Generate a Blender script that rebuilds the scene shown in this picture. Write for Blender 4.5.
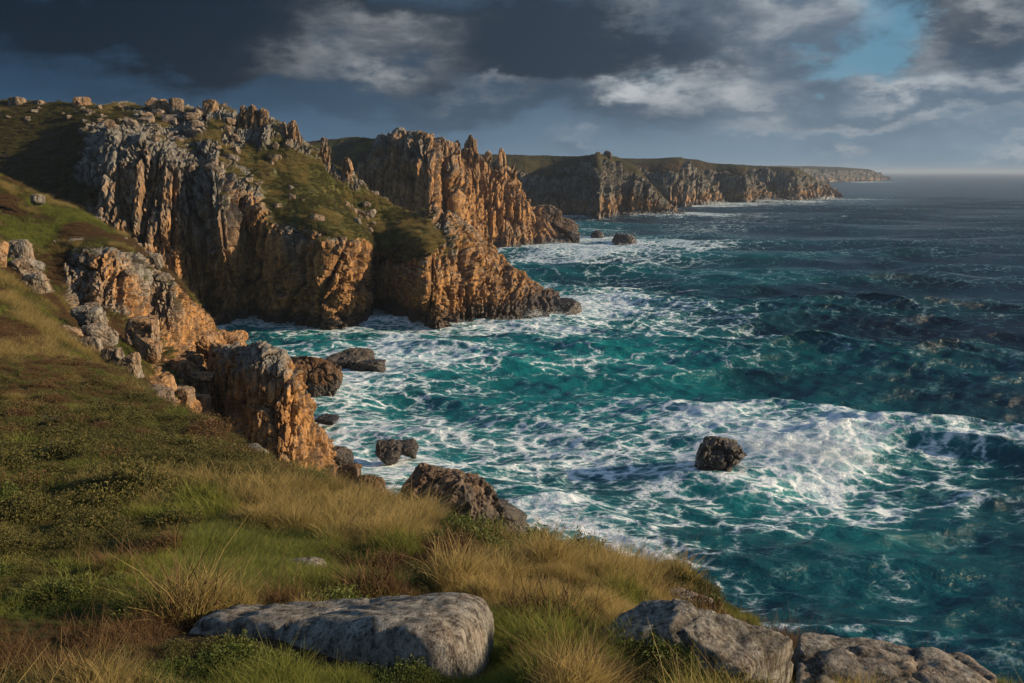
import bpy, math, random
import numpy as np

# ------------------------------------------------------------------ scene, camera, light
for o in list(bpy.data.objects):
    bpy.data.objects.remove(o)
scene = bpy.context.scene
C = scene.collection
R = math.radians
FPX = 796.0
PITCH = R(12.05)
CAMZ = 42.0
cP, sP = math.cos(PITCH), math.sin(PITCH)

cam_d = bpy.data.cameras.new('camera')
cam = bpy.data.objects.new('camera', cam_d)
C.objects.link(cam)
cam.location = (0, 0, CAMZ)
cam.rotation_euler = (R(90) - PITCH, 0, 0)
cam_d.sensor_width = 36.0
cam_d.lens = 36.0 * FPX / 1024.0
cam_d.clip_start = 0.1
cam_d.clip_end = 120000
scene.camera = cam

SUN_EL, SUN_AZ = 15.5, 93.0      # azimuth clockwise from +Y (the view direction)
SUN_STRENGTH, SKY_STRENGTH = 5.0, 0.10
SKY_DIM = 0.88
EXPOSURE = 0.55
scene.view_settings.view_transform = 'Standard'
scene.view_settings.look = 'None'
scene.view_settings.gamma = 1.0
scene.view_settings.exposure = EXPOSURE
scene.view_settings.use_curve_mapping = False
scene.cycles.max_bounces = 5
scene.cycles.diffuse_bounces = 2
scene.cycles.glossy_bounces = 2
scene.cycles.transparent_max_bounces = 4
scene.cycles.volume_bounces = 0
scene.cycles.use_denoising = True

sd = bpy.data.lights.new('sun', 'SUN')
sd.energy = SUN_STRENGTH
sd.angle = R(0.6)
sd.color = (1.0, 0.78, 0.52)
sun = bpy.data.objects.new('sun', sd)
C.objects.link(sun)
sx = math.cos(R(SUN_EL)) * math.sin(R(SUN_AZ)); sy = math.cos(R(SUN_EL)) * math.cos(R(SUN_AZ)); sz = math.sin(R(SUN_EL))
from mathutils import Vector
sun.rotation_euler = Vector((sx, sy, sz)).to_track_quat('Z', 'Y').to_euler()
sun.location = (60, 0, 90)


class NT:
    """tiny node-tree helper"""
    def __init__(s, tree):
        s.t = tree; s.n = tree.nodes; s.l = tree.links
    def node(s, typ, **kw):
        n = s.n.new(typ)
        for k, v in kw.items():
            setattr(n, k, v)
        return n
    def put(s, sock, v):
        if v is None:
            return
        if isinstance(v, bpy.types.NodeSocket):
            s.l.new(v, sock)
        else:
            if sock.type == 'RGBA' and not hasattr(v, '__len__'):
                v = (v, v, v, 1)
            if sock.type == 'RGBA' and len(v) == 3:
                v = (*v, 1)
            sock.default_value = v
    def m(s, op, a, b=None, c=None, clamp=False):
        n = s.node('ShaderNodeMath', operation=op, use_clamp=clamp)
        s.put(n.inputs[0], a); s.put(n.inputs[1], b)
        if c is not None: s.put(n.inputs[2], c)
        return n.outputs[0]
    def vm(s, op, a, b=None, out=0):
        n = s.node('ShaderNodeVectorMath', operation=op)
        s.put(n.inputs[0], a)
        if b is not None: s.put(n.inputs[1], b)
        return n.outputs[out]
    def mix(s, f, a, b, blend='MIX'):
        n = s.node('ShaderNodeMix', data_type='RGBA', blend_type=blend)
        s.put(n.inputs[0], f); s.put(n.inputs[6], a); s.put(n.inputs[7], b)
        return n.outputs[2]
    def fmix(s, f, a, b):
        n = s.node('ShaderNodeMix', data_type='FLOAT')
        s.put(n.inputs[0], f); s.put(n.inputs[2], a); s.put(n.inputs[3], b)
        return n.outputs[0]
    def sstep(s, v, lo, hi, a=0.0, b=1.0):
        n = s.node('ShaderNodeMapRange', interpolation_type='SMOOTHSTEP')
        s.put(n.inputs[0], v); s.put(n.inputs[1], lo); s.put(n.inputs[2], hi); s.put(n.inputs[3], a); s.put(n.inputs[4], b)
        return n.outputs[0]
    def noise(s, vec, scale, detail=4, rough=0.55, dist=0.0, out=0, dim='3D', lac=2.0):
        n = s.node('ShaderNodeTexNoise', noise_dimensions=dim)
        s.put(n.inputs['Vector'], vec); s.put(n.inputs['Scale'], scale); s.put(n.inputs['Detail'], detail)
        s.put(n.inputs['Roughness'], rough); s.put(n.inputs['Distortion'], dist); s.put(n.inputs['Lacunarity'], lac)
        return n.outputs[out]
    def comb(s, x, y, z):
        n = s.node('ShaderNodeCombineXYZ'); s.put(n.inputs[0], x); s.put(n.inputs[1], y); s.put(n.inputs[2], z)
        return n.outputs[0]
    def sep(s, v):
        n = s.node('ShaderNodeSeparateXYZ'); s.put(n.inputs[0], v)
        return n.outputs
    def attr(s, name):
        n = s.node('ShaderNodeAttribute', attribute_name=name)
        return n.outputs['Fac']
    def ramp(s, f, stops):
        n = s.node('ShaderNodeValToRGB')
        el = n.color_ramp.elements
        while len(el) < len(stops): el.new(0.5)
        for e, (p, c) in zip(el, stops):
            e.position = p; e.color = (*c, 1)
        s.put(n.inputs[0], f)
        return n.outputs[0]


def lin(r, g, b, k=1.0):
    f = lambda v: (v / 255 / 12.92 if v / 255 <= 0.04045 else ((v / 255 + 0.055) / 1.055) ** 2.4) * k
    return (f(r), f(g), f(b))


def pix_ae(px, py):
    """azimuth and elevation of a picture direction, used to lay out the cloud banks of the sky"""
    X = (px - 512) / FPX; U = (341.5 - py) / FPX
    y = cP + sP * U; z = -sP + cP * U
    return math.atan2(X, y), math.atan2(z, math.hypot(X, y))


def build_world():
    w = bpy.data.worlds.new('World'); scene.world = w; w.use_nodes = True
    T = NT(w.node_tree); T.n.clear()
    out = T.node('ShaderNodeOutputWorld'); bg = T.node('ShaderNodeBackground')
    T.l.new(bg.outputs[0], out.inputs[0]); bg.inputs[1].default_value = SKY_STRENGTH * SKY_DIM
    sky = T.node('ShaderNodeTexSky', sky_type='NISHITA', sun_disc=False)
    sky.sun_elevation = R(SUN_EL); sky.sun_rotation = R(SUN_AZ)
    K = 1.0 / (SKY_STRENGTH * SKY_DIM * 2 ** EXPOSURE)
    tc = T.node('ShaderNodeTexCoord')
    d = T.vm('NORMALIZE', tc.outputs['Generated'])
    x, y, z = T.sep(d)
    az = T.m('ARCTAN2', x, y); el = T.m('ARCSINE', z)
    # cloud layer seen in perspective
    zz = T.m('ADD', T.m('MAXIMUM', z, 0.0), 0.09)
    plane = T.comb(T.m('DIVIDE', x, zz), T.m('DIVIDE', y, zz), 0.0)
    ae = T.comb(az, T.m('MULTIPLY', el, 2.2), 0.3)
    nA = T.noise(ae, 5.0, 7, 0.5, 0.3)
    nB = T.noise(ae, 12.0, 7, 0.56, 0.3)
    nC = T.noise(plane, 0.9, 7, 0.55, 0.2)
    wcol = T.noise(ae, 7.0, 6, 0.6, 0.0, out=1)
    wob = T.vm('SCALE', T.vm('SUBTRACT', wcol, (0.5, 0.5, 0.5)), None)
    wob.node.inputs[3].default_value = 0.20
    aew = T.vm('ADD', T.comb(az, el, 0.0), wob)
    ax, ay, _ = T.sep(aew)
    def blob(px, py, rx, ry):
        a, e = pix_ae(px, py)
        u = T.m('DIVIDE', T.m('SUBTRACT', ax, a), rx / FPX)
        v = T.m('DIVIDE', T.m('SUBTRACT', ay, e), ry / FPX)
        return T.m('EXPONENT', T.m('MULTIPLY', T.m('ADD', T.m('MULTIPLY', u, u), T.m('MULTIPLY', v, v)), -1.0))
    def total(lst):
        acc = None
        for (px, py, rx, ry, k) in lst:
            b = T.m('MULTIPLY', blob(px, py, rx, ry), k)
            acc = b if acc is None else T.m('ADD', acc, b)
        return acc
    # broad tone of the cloud sheet, dark slate in the left, pale haze low in the right
    left = T.sstep(az, R(-34), R(26))
    low = T.sstep(el, 0.0, R(7.5))
    colL = T.mix(low, lin(56, 94, 124, K), lin(40, 68, 94, K))
    colR = T.mix(low, lin(124, 146, 163, K), lin(86, 108, 130, K))
    base = T.mix(left, colL, colR)
    base = T.mix(T.sstep(nA, 0.35, 0.7, 0.0, 0.55), base, T.mix(left, lin(34, 56, 78, K), lin(78, 96, 114, K)))
    dark = total([(60, 15, 260, 34, 1.2), (300, 10, 210, 26, .9), (235, 55, 150, 22, .6), (620, 40, 150, 42, 0.95), (500, 60, 120, 26, .5), (985, 18, 80, 38, 1.0), (450, 105, 190, 14, .35), (890, 62, 60, 14, .35), (700, 100, 120, 12, .25), (830, 118, 120, 8, .25)])
    dark = T.m('MULTIPLY', dark, T.m('ADD', T.m('MULTIPLY', nB, 0.5), 0.7), clamp=True)
    col = T.mix(dark, base, T.mix(left, lin(20, 35, 50, K), lin(58, 71, 86, K)))
    # openings where the clear sky shows
    gap = total([(862, 30, 62, 42, 1.4), (830, 65, 45, 18, .9), (905, 48, 50, 20, 0.8), (560, 128, 60, 10, .25), (960, 82, 60, 10, .5)])
    gap = T.sstep(T.m('ADD', gap, T.m('ADD', T.m('MULTIPLY', T.m('SUBTRACT', nA, 0.5), 2.6), T.m('MULTIPLY', T.m('SUBTRACT', nB, 0.5), 2.6))), 0.25, 1.35)
    gap = T.m('MULTIPLY', gap, T.sstep(az, R(2), R(12)))
    clear = T.mix(0.9, sky.outputs[0], lin(88, 138, 166, K))
    col = T.mix(gap, col, clear)
    # sunlit cloud edges
    br = total([(385, 38, 46, 18, .75), (340, 62, 60, 12, .4), (780, 15, 50, 22, 1.15), (715, 78, 75, 16, 1.0), (622, 85, 26, 12, .8), (770, 118, 40, 12, .6), (905, 125, 95, 7, .75),
                (945, 52, 22, 16, 1.0), (975, 82, 60, 11, .95), (890, 92, 34, 10, .75), (1015, 8, 30, 12, .8), (490, 80, 40, 8, .4), (1015, 146, 50, 6, .6), (580, 148, 30, 6, .3), (660, 8, 50, 10, .35)])
    br = T.m('MULTIPLY', br, T.sstep(T.m('ADD', T.m('MULTIPLY', nB, 0.6), T.m('MULTIPLY', nA, 0.4)), 0.34, 0.66, 0.2, 1.0), clamp=True)
    col = T.mix(br, col, lin(182, 187, 191, K))
    # overhead and behind the viewer: broken cloud over blue
    up = T.sstep(el, R(13), R(30))
    over = T.mix(T.sstep(nC, 0.42, 0.6), T.mix(0.35, sky.outputs[0], lin(95, 130, 165, K * 1.6)), lin(90, 108, 130, K * 1.6))
    col = T.mix(up, col, over)
    col = T.mix(T.sstep(el, R(-1.0), R(-0.05)), lin(20, 45, 60, K), col)
    T.l.new(col, bg.inputs[0])
build_world()


# ------------------------------------------------------------------ geometry helpers
def ray_pt(px, py, D):
    X = (px - 512) / FPX; U = (341.5 - py) / FPX
    dy = cP + sP * U; dz = -sP + cP * U
    if D is None:
        D = -CAMZ * dy / dz
    k = D / dy
    return (X * k, D, CAMZ + dz * k)

def Pz(px, z, D):
    """point in the direction of px, at distance D (along y) and height z"""
    # column px at distance D and height z: depth along the optical axis
    depth = D * cP - (z - CAMZ) * sP
    return ((px - 512) / FPX * depth, D, z)

def project(P):
    dy = P[..., 1]; dz = P[..., 2] - CAMZ
    dep = dy * cP - dz * sP
    up = dy * sP + dz * cP
    dep = np.maximum(dep, 0.05)
    return 512 + FPX * P[..., 0] / dep, 341.5 - FPX * up / dep, dep

def h3(ix, iy, iz, seed):
    with np.errstate(over='ignore'):
        h = (ix.astype(np.uint32) * np.uint32(374761393) + iy.astype(np.uint32) * np.uint32(668265263)
             + iz.astype(np.uint32) * np.uint32(2147483647) + np.uint32(seed * 974711 + 12345))
        h ^= h >> np.uint32(13); h *= np.uint32(1274126177); h ^= h >> np.uint32(16)
        h *= np.uint32(2246822519); h ^= h >> np.uint32(15)
    return h

def hf(h):
    return (h & np.uint32(0xFFFFFF)).astype(np.float32) / np.float32(16777216.0)

def vnoise(P, seed=0):
    i = np.floor(P).astype(np.int64); f = (P - i).astype(np.float32); u = f * f * (3 - 2 * f)
    r = 0
    for dx in (0, 1):
        wx = u[:, 0] if dx else 1 - u[:, 0]
        for dy in (0, 1):
            wy = u[:, 1] if dy else 1 - u[:, 1]
            for dz in (0, 1):
                wz = u[:, 2] if dz else 1 - u[:, 2]
                r = r + wx * wy * wz * hf(h3(i[:, 0] + dx, i[:, 1] + dy, i[:, 2] + dz, seed))
    return r

def fbm(P, octs=4, seed=0, gain=0.5):
    a, s, t = 1.0, 0.0, 0.0
    Q = np.array(P, dtype=np.float64)
    for k in range(octs):
        t = t + a * vnoise(Q, seed + k * 17); s += a
        Q = Q * 2.03 + 11.7; a *= gain
    return t / s

def worley(P, seed=0, jit=0.72):
    base = np.floor(P).astype(np.int64)
    n = len(P)
    F1 = np.full(n, 1e9, np.float32); F2 = F1.copy(); ID = np.zeros(n, np.uint32); V = np.zeros((n, 3), np.float32)
    for dx in (-1, 0, 1):
        for dy in (-1, 0, 1):
            for dz in (-1, 0, 1):
                c = base + np.array((dx, dy, dz))
                h = h3(c[:, 0], c[:, 1], c[:, 2], seed)
                off = np.stack([hf(h), hf(h * np.uint32(2654435761) >> np.uint32(5)), hf(h * np.uint32(40503) ^ (h >> np.uint32(7)))], 1)
                v = (P - (c + 0.5 + jit * (off - 0.5))).astype(np.float32)
                d = np.maximum(np.abs(v).max(1), 0.62 * np.abs(v).sum(1))   # blocky metric: joints rather than bubbles
                m1 = d < F1
                F2 = np.where(m1, F1, np.minimum(F2, d))
                F1 = np.where(m1, d, F1); ID = np.where(m1, h, ID); V[m1] = v[m1]
    return F1, F2, ID, V

def sst(x, a, b):
    t = np.clip((x - a) / (b - a), 0, 1)
    return t * t * (3 - 2 * t)

ROTJ = np.array([[math.cos(.5), -math.sin(.5), 0], [math.sin(.5), math.cos(.5), 0], [0, 0, 1]]) @ \
       np.array([[math.cos(.12), 0, math.sin(.12)], [0, 1, 0], [-math.sin(.12), 0, math.cos(.12)]])

def joints(P, layers, seed, crack=0.55):
    """jointed granite: every block of each layer gets its own step and tilt, with grooves between blocks"""
    d = np.zeros(len(P), np.float32); cr = np.zeros(len(P), np.float32)
    Q0 = P @ ROTJ
    for k, (s, st, amp) in enumerate(layers):
        w = np.stack([fbm(P / (s * 1.6), 2, seed + 31 * k + j) - 0.5 for j in range(3)], 1) * s * 0.28
        w[:, 2] *= st * 0.6
        q = (Q0 + w) / np.array((s, s * 0.8, s * st))
        F1, F2, ID, V = worley(q, seed + k * 7)
        r1 = hf(ID * np.uint32(747796405) >> np.uint32(3)) - 0.5
        t = np.stack([hf(ID * np.uint32(277803737) >> np.uint32(4)), hf(ID * np.uint32(1103515245) >> np.uint32(2)), hf(ID * np.uint32(69069) >> np.uint32(5))], 1) - 0.5
        g = 1 - sst(F2 - F1, 0.0, 0.10)
        d += amp * (1.1 * r1 + 0.8 * (t * V).sum(1) - crack * g)
        cr = np.maximum(cr, g * (1.0 if k == 0 else 0.6))
    return d, cr

def mesh_obj(name, verts, faces, mat, attrs=None, smooth=True, parent=None, link=True, mats=None, fmat=None):
    me = bpy.data.meshes.new(name)
    V = np.asarray(verts, np.float32); Fa = np.asarray(faces, np.int32)
    k = Fa.shape[1]
    me.vertices.add(len(V)); me.vertices.foreach_set('co', V.ravel())
    me.loops.add(Fa.size); me.loops.foreach_set('vertex_index', Fa.ravel())
    me.polygons.add(len(Fa)); me.polygons.foreach_set('loop_start', np.arange(0, Fa.size, k, dtype=np.int32))
    me.polygons.foreach_set('loop_total', np.full(len(Fa), k, np.int32))
    me.polygons.foreach_set('use_smooth', np.full(len(Fa), smooth, bool))
    for an, av in (attrs or {}).items():
        a = me.attributes.new(an, 'FLOAT', 'POINT'); a.data.foreach_set('value', np.asarray(av, np.float32).ravel())
    me.update(calc_edges=True)
    for mm in (mats or [mat]):
        me.materials.append(mm)
    if fmat is not None:
        me.polygons.foreach_set('material_index', np.asarray(fmat, np.int32))
    o = bpy.data.objects.new(name, me)
    if link: C.objects.link(o)
    if parent: o.parent = parent
    return o

def grid_faces(nv, nu):
    i = np.arange(nv * nu).reshape(nv, nu)
    return np.stack([i[:-1, :-1], i[:-1, 1:], i[1:, 1:], i[1:, :-1]], -1).reshape(-1, 4)

def hermite(ctrl, res, tens):
    """interpolate along axis 0 with knots at mean chord length"""
    n = len(ctrl)
    dd = np.linalg.norm(np.diff(ctrl[..., :3], axis=0), axis=-1)
    h = dd.reshape(n - 1, -1).mean(1) + 1e-6
    m = np.zeros_like(ctrl)
    for i in range(n):
        if i == 0: m[i] = (ctrl[1] - ctrl[0]) / h[0]
        elif i == n - 1: m[i] = (ctrl[-1] - ctrl[-2]) / h[-1]
        else:
            a = (ctrl[i] - ctrl[i - 1]) / h[i - 1]; b = (ctrl[i + 1] - ctrl[i]) / h[i]
            m[i] = (a * h[i] + b * h[i - 1]) / (h[i] + h[i - 1]) * tens
    out = []
    for i in range(n - 1):
        r = res[i] if hasattr(res, '__len__') else res
        cnt = max(2, int(math.ceil(h[i] / r)))
        t = np.linspace(0, 1, cnt, endpoint=False)
        if i == n - 2: t = np.append(t, 1.0)
        for tt in t:
            t2, t3 = tt * tt, tt ** 3
            out.append((2 * t3 - 3 * t2 + 1) * ctrl[i] + (t3 - 2 * t2 + tt) * h[i] * m[i] + (-2 * t3 + 3 * t2) * ctrl[i + 1] + (t3 - t2) * h[i] * m[i + 1])
    return np.array(out)

def loft(cols, res_u, res_v, tens=0.8):
    """cols: list of columns, each a list of (x,y,z,veg); returns grid (nv,nu,4)"""
    A = np.array(cols, float)                  # (cols, rows, 4)
    A = hermite(A, res_u, tens)                # along columns
    A = np.swapaxes(A, 0, 1)
    A = hermite(A, res_v, tens)
    return A

def grid_normals(G):
    du = np.gradient(G, axis=1); dv = np.gradient(G, axis=0)
    N = np.cross(du, dv)
    N /= np.linalg.norm(N, axis=-1, keepdims=True) + 1e-9
    return N

def blur(A, r):
    for ax in (0, 1):
        for it in range(2):
            k = min(r, A.shape[ax] // 3)
            pad = [(0, 0)] * A.ndim; pad[ax] = (k + 1, k)
            c = np.cumsum(np.pad(A, pad, mode='edge'), axis=ax)
            n = A.shape[ax]
            hi = np.take(c, np.arange(2 * k + 1, 2 * k + 1 + n), axis=ax); lo = np.take(c, np.arange(0, n), axis=ax)
            A = (hi - lo) / (2 * k + 1)
    return A

LAND = {}
LANDALL = []
def landform(name, cols, res, layers, seed, mat, kind='structure', res_v=None, tens=0.8, big=None, vegbump=0.25, patch=0.35,
             patch_s=5.0, warm_lo=0.0, warm_hi=30.0, wet_z=2.0, flip=False, warm_bias=0.0, smooth=False, mask=None, slopek=0.45, heath=None, uvj=None):
    G = loft(cols, res, res_v or res, tens)
    nv, nu = G.shape[:2]
    P = G[..., :3].reshape(-1, 3).copy(); veg = np.clip(G[..., 3].reshape(-1), 0, 1)
    N = grid_normals(P.reshape(nv, nu, 3)).reshape(-1, 3)
    if flip: N = -N
    if big:
        P = P + N * ((fbm(P / big[0], 3, seed + 90) - 0.5) * big[1] * (1 - 0.7 * veg))[:, None]
        N = grid_normals(P.reshape(nv, nu, 3)).reshape(-1, 3)
        if flip: N = -N
    nz = N[:, 2]
    ND = blur(N.reshape(nv, nu, 3), max(2, int(layers[0][0] * 0.45 / res))).reshape(-1, 3)
    ND = ND * np.array((1, 1, 0.75)); ND /= np.linalg.norm(ND, axis=1, keepdims=True) + 1e-6
    pn = fbm(P / patch_s, 4, seed + 5)
    v = veg + (pn - 0.5) * 2 * patch + (np.clip(nz, 0, 1) - 0.6) * slopek
    v = sst(v, 0.42, 0.58) * (veg > 0.02)
    if mask is not None: v = mask(P, v)
    if uvj:
        Pg = P.reshape(nv, nu, 3)
        U = np.concatenate([[0], np.cumsum(np.linalg.norm(np.diff(Pg, axis=1), axis=-1).mean(0))])
        dv = np.diff(Pg, axis=0)
        st_ = np.abs(dv[..., 2]) + uvj * np.linalg.norm(dv[..., :2], axis=-1)
        Vv = np.concatenate([np.zeros((1, nu)), np.cumsum(st_, axis=0)])
        Vv = blur(Vv[..., None], 6)[..., 0]
        JP = np.stack([np.repeat(U[None], nv, 0), Pg[..., 1] * 0.25, Vv], -1).reshape(-1, 3)
    else: JP = P
    d, cr = joints(JP, layers, seed)
    rock = 1 - v
    d = d * (1 - 0.5 * sst(ND[:, 2], 0.35, 0.85)) * sst((N * ND).sum(1), 0.2, 0.9)
    d = d * (0.12 + 0.88 * rock) + rock * layers[-1][2] * 1.5
    P2 = P + ND * d[:, None]
    P2[:, 2] += v * vegbump * ((fbm(P / (vegbump * 5.0), 3, seed + 70) - 0.3) * 1.4)
    N2 = grid_normals(P2.reshape(nv, nu, 3)).reshape(-1, 3)
    if flip: N2 = -N2
    v = v * sst(N2[:, 2] + 0.25 * v, 0.15, 0.45)
    # vegetation also creeps on to flat ledges
    ledge = sst(N2[:, 2], 0.72, 0.88) * sst(pn, 0.48, 0.6) * (veg > 0.06) * 0.8
    v = np.maximum(v, ledge)
    warm = 1 - sst(P2[:, 2] + (fbm(P / np.array((7, 7, 22.)), 3, seed + 40) - 0.5) * 26 * max(0.3, (warm_hi / 30)), warm_lo, warm_hi) + warm_bias
    warm = warm - 0.55 * sst(N2[:, 2], 0.35, 0.8)
    wet = 1 - sst(P2[:, 2] + (fbm(P / 3.0, 3, seed + 44) - 0.5) * wet_z * 1.2, wet_z * 0.55, wet_z * 1.25)
    heath_shade = sst(fbm(P / (patch_s * 2.2), 4, seed + 61) + (heath(P) if heath else 0), 0.50, 0.62)  # noise gives brown heath patches; the bias adds shade painted into the colour
    F = grid_faces(nv, nu)
    if flip: F = F[:, ::-1]
    o = mesh_obj(name, P2, F, mat, {'veg': v, 'warm': np.clip(warm, 0, 1), 'wet': wet, 'crack': cr, 'heath': heath_shade}, smooth=smooth)
    if kind: o['kind'] = kind
    LANDALL.append((P2.reshape(nv, nu, 3), N2.reshape(nv, nu, 3), v.reshape(nv, nu)))
    LAND[name] = (P2.reshape(nv, nu, 3), N2.reshape(nv, nu, 3), v.reshape(nv, nu))
    return o

def tag(o, label, cat, group=None, kind=None):
    if label: o['label'] = label
    if cat: o['category'] = cat
    if group: o['group'] = group
    if kind: o['kind'] = kind
    return o

# ------------------------------------------------------------------ materials
def new_mat(name):
    m = bpy.data.materials.new(name); m.use_nodes = True
    T = NT(m.node_tree); T.n.clear()
    out = T.node('ShaderNodeOutputMaterial'); b = T.node('ShaderNodeBsdfPrincipled')
    T.l.new(b.outputs[0], out.inputs[0])
    return m, T, b

def rock_mat(name, ks, grey=((0.055, 0.053, 0.048), (0.27, 0.255, 0.225)), warm=((0.10, 0.045, 0.018), (0.49, 0.265, 0.10)),
             veg=None, bump=0.5, bump_d=0.3, lichen=0.5, wetcol=(0.018, 0.013, 0.010)):
    m, T, b = new_mat(name)
    geo = T.node('ShaderNodeNewGeometry'); pos = geo.outputs['Position']
    st = T.vm('MULTIPLY', pos, (1.0, 1.0, 0.15))
    n1 = T.noise(st, 0.9 * ks, 6, 0.62)
    n2 = T.noise(pos, 2.6 * ks, 6, 0.65)
    n3 = T.noise(pos, 0.28 * ks, 4, 0.5)
    f = T.m('ADD', T.m('MULTIPLY', n1, 0.6), T.m('MULTIPLY', n2, 0.4))
    fg = T.sstep(f, 0.34, 0.66)
    cg = T.mix(fg, grey[0], grey[1])
    cw = T.mix(fg, warm[0], warm[1])
    w = T.m('ADD', T.attr('warm'), T.m('MULTIPLY', T.m('SUBTRACT', n3, 0.5), 0.9), clamp=True)
    col = T.mix(w, cg, cw)
    # pale lichen and dark stains
    li = T.m('MULTIPLY', T.sstep(T.noise(pos, 5.0 * ks, 5, 0.7), 0.55, 0.66), T.m('MULTIPLY', T.m('SUBTRACT', 1.0, w), lichen))
    col = T.mix(li, col, (0.42, 0.41, 0.34))
    dk = T.sstep(T.noise(st, 1.7 * ks, 5, 0.7, 0.4), 0.52, 0.66, 0.0, 0.8)
    col = T.mix(dk, col, (0.045, 0.034, 0.026))
    col = T.mix(T.m('MULTIPLY', T.attr('crack'), 0.55), col, (0.03, 0.024, 0.018))
    wet = T.attr('wet')
    col = T.mix(T.m('MULTIPLY', wet, 0.88), col, wetcol)
    if veg:
        g1 = T.noise(pos, veg[3] * 1.0, 6, 0.62, 0.3); g2 = T.noise(pos, veg[3] * 6.0, 5, 0.7)
        gf = T.m('ADD', T.m('MULTIPLY', g1, 0.62), T.m('MULTIPLY', g2, 0.38))
        vc = T.ramp(gf, [(0.36, veg[0]), (0.50, veg[1]), (0.63, veg[2])])
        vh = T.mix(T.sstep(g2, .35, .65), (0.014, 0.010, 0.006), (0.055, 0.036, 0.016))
        vc = T.mix(T.attr('heath'), vc, vh)  # heath patches, and the left valley's shade painted in near-black brown
        col = T.mix(T.attr('veg'), col, vc)
    T.put(b.inputs['Base Color'], col)
    T.put(b.inputs['Roughness'], T.m('SUBTRACT', 0.92, T.m('MULTIPLY', wet, 0.5)))
    T.put(b.inputs['Specular IOR Level'], T.m('ADD', 0.12, T.m('MULTIPLY', wet, 0.4)))
    bn = T.node('ShaderNodeBump'); bn.inputs['Strength'].default_value = bump; bn.inputs['Distance'].default_value = bump_d
    hgt = T.m('ADD', T.m('MULTIPLY', T.noise(st, 1.6 * ks, 7, 0.68), 1.0), T.m('MULTIPLY', T.noise(pos, 7.0 * ks, 4, 0.7), 0.35))
    T.put(bn.inputs['Height'], hgt); T.l.new(bn.outputs[0], b.inputs['Normal'])
    return m

VEG_FAR = ((0.030, 0.026, 0.010), (0.052, 0.054, 0.014), (0.125, 0.100, 0.030), 0.16)
VEG_MID = ((0.028, 0.018, 0.009), (0.042, 0.050, 0.012), (0.10, 0.085, 0.028), 0.35)
VEG_NEAR = ((0.030, 0.026, 0.010), (0.045, 0.062, 0.013), (0.08, 0.085, 0.022), 0.8)
m_far = rock_mat('cliff_rock_far', 0.35, grey=((0.04, 0.04, 0.036), (0.17, 0.165, 0.145)), veg=((0.018, 0.016, 0.008), (0.032, 0.030, 0.012), (0.060, 0.048, 0.020), 0.03), lichen=.2, bump=0.6, bump_d=1.2)
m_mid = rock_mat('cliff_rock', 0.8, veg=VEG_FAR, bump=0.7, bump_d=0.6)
m_hill = rock_mat('hillside', 1.4, veg=VEG_MID, bump=0.7, bump_d=0.25)
m_near = rock_mat('near_ground', 3.0, veg=VEG_NEAR, bump=0.6, bump_d=0.08)
m_rock = rock_mat('granite', 1.6, bump=0.7, bump_d=0.2)
m_searock = rock_mat('sea_rock', 1.3, warm=((0.035, 0.020, 0.012), (0.18, 0.10, 0.05)), bump=0.8, bump_d=0.3, lichen=0.1)

# ------------------------------------------------------------------ landforms
def col_of(*pts):
    """a column of a loft; each entry (px,py,D,veg) or ('z',px,z,D,veg)"""
    r = []
    for p in pts:
        if p[0] == 'z':
            r.append((*Pz(p[1], p[2], p[3]), p[4] if len(p) > 4 else 0.0))
        else:
            r.append((*ray_pt(p[0], p[1], p[2]), p[3] if len(p) > 3 else 0.0))
    return r

def ext(c, dfoot=3, back=(22, -12), far=(50, -4)):
    """add the foot under water and the back of the ridge to a column"""
    x, y, z, v = c[0]; fx = x * (y - dfoot) / y
    a = (fx, y - dfoot, min(z - 3.5, z * 0.5 - 3), 0)
    x, y, z, v = c[-1]
    b1 = (x * (y + back[0]) / y, y + back[0], max(z + back[1], -3.5), v)
    b2 = (x * (y + far[0]) / y, y + far[0], far[1], 0)
    return [a] + c + [b1, b2]

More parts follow.
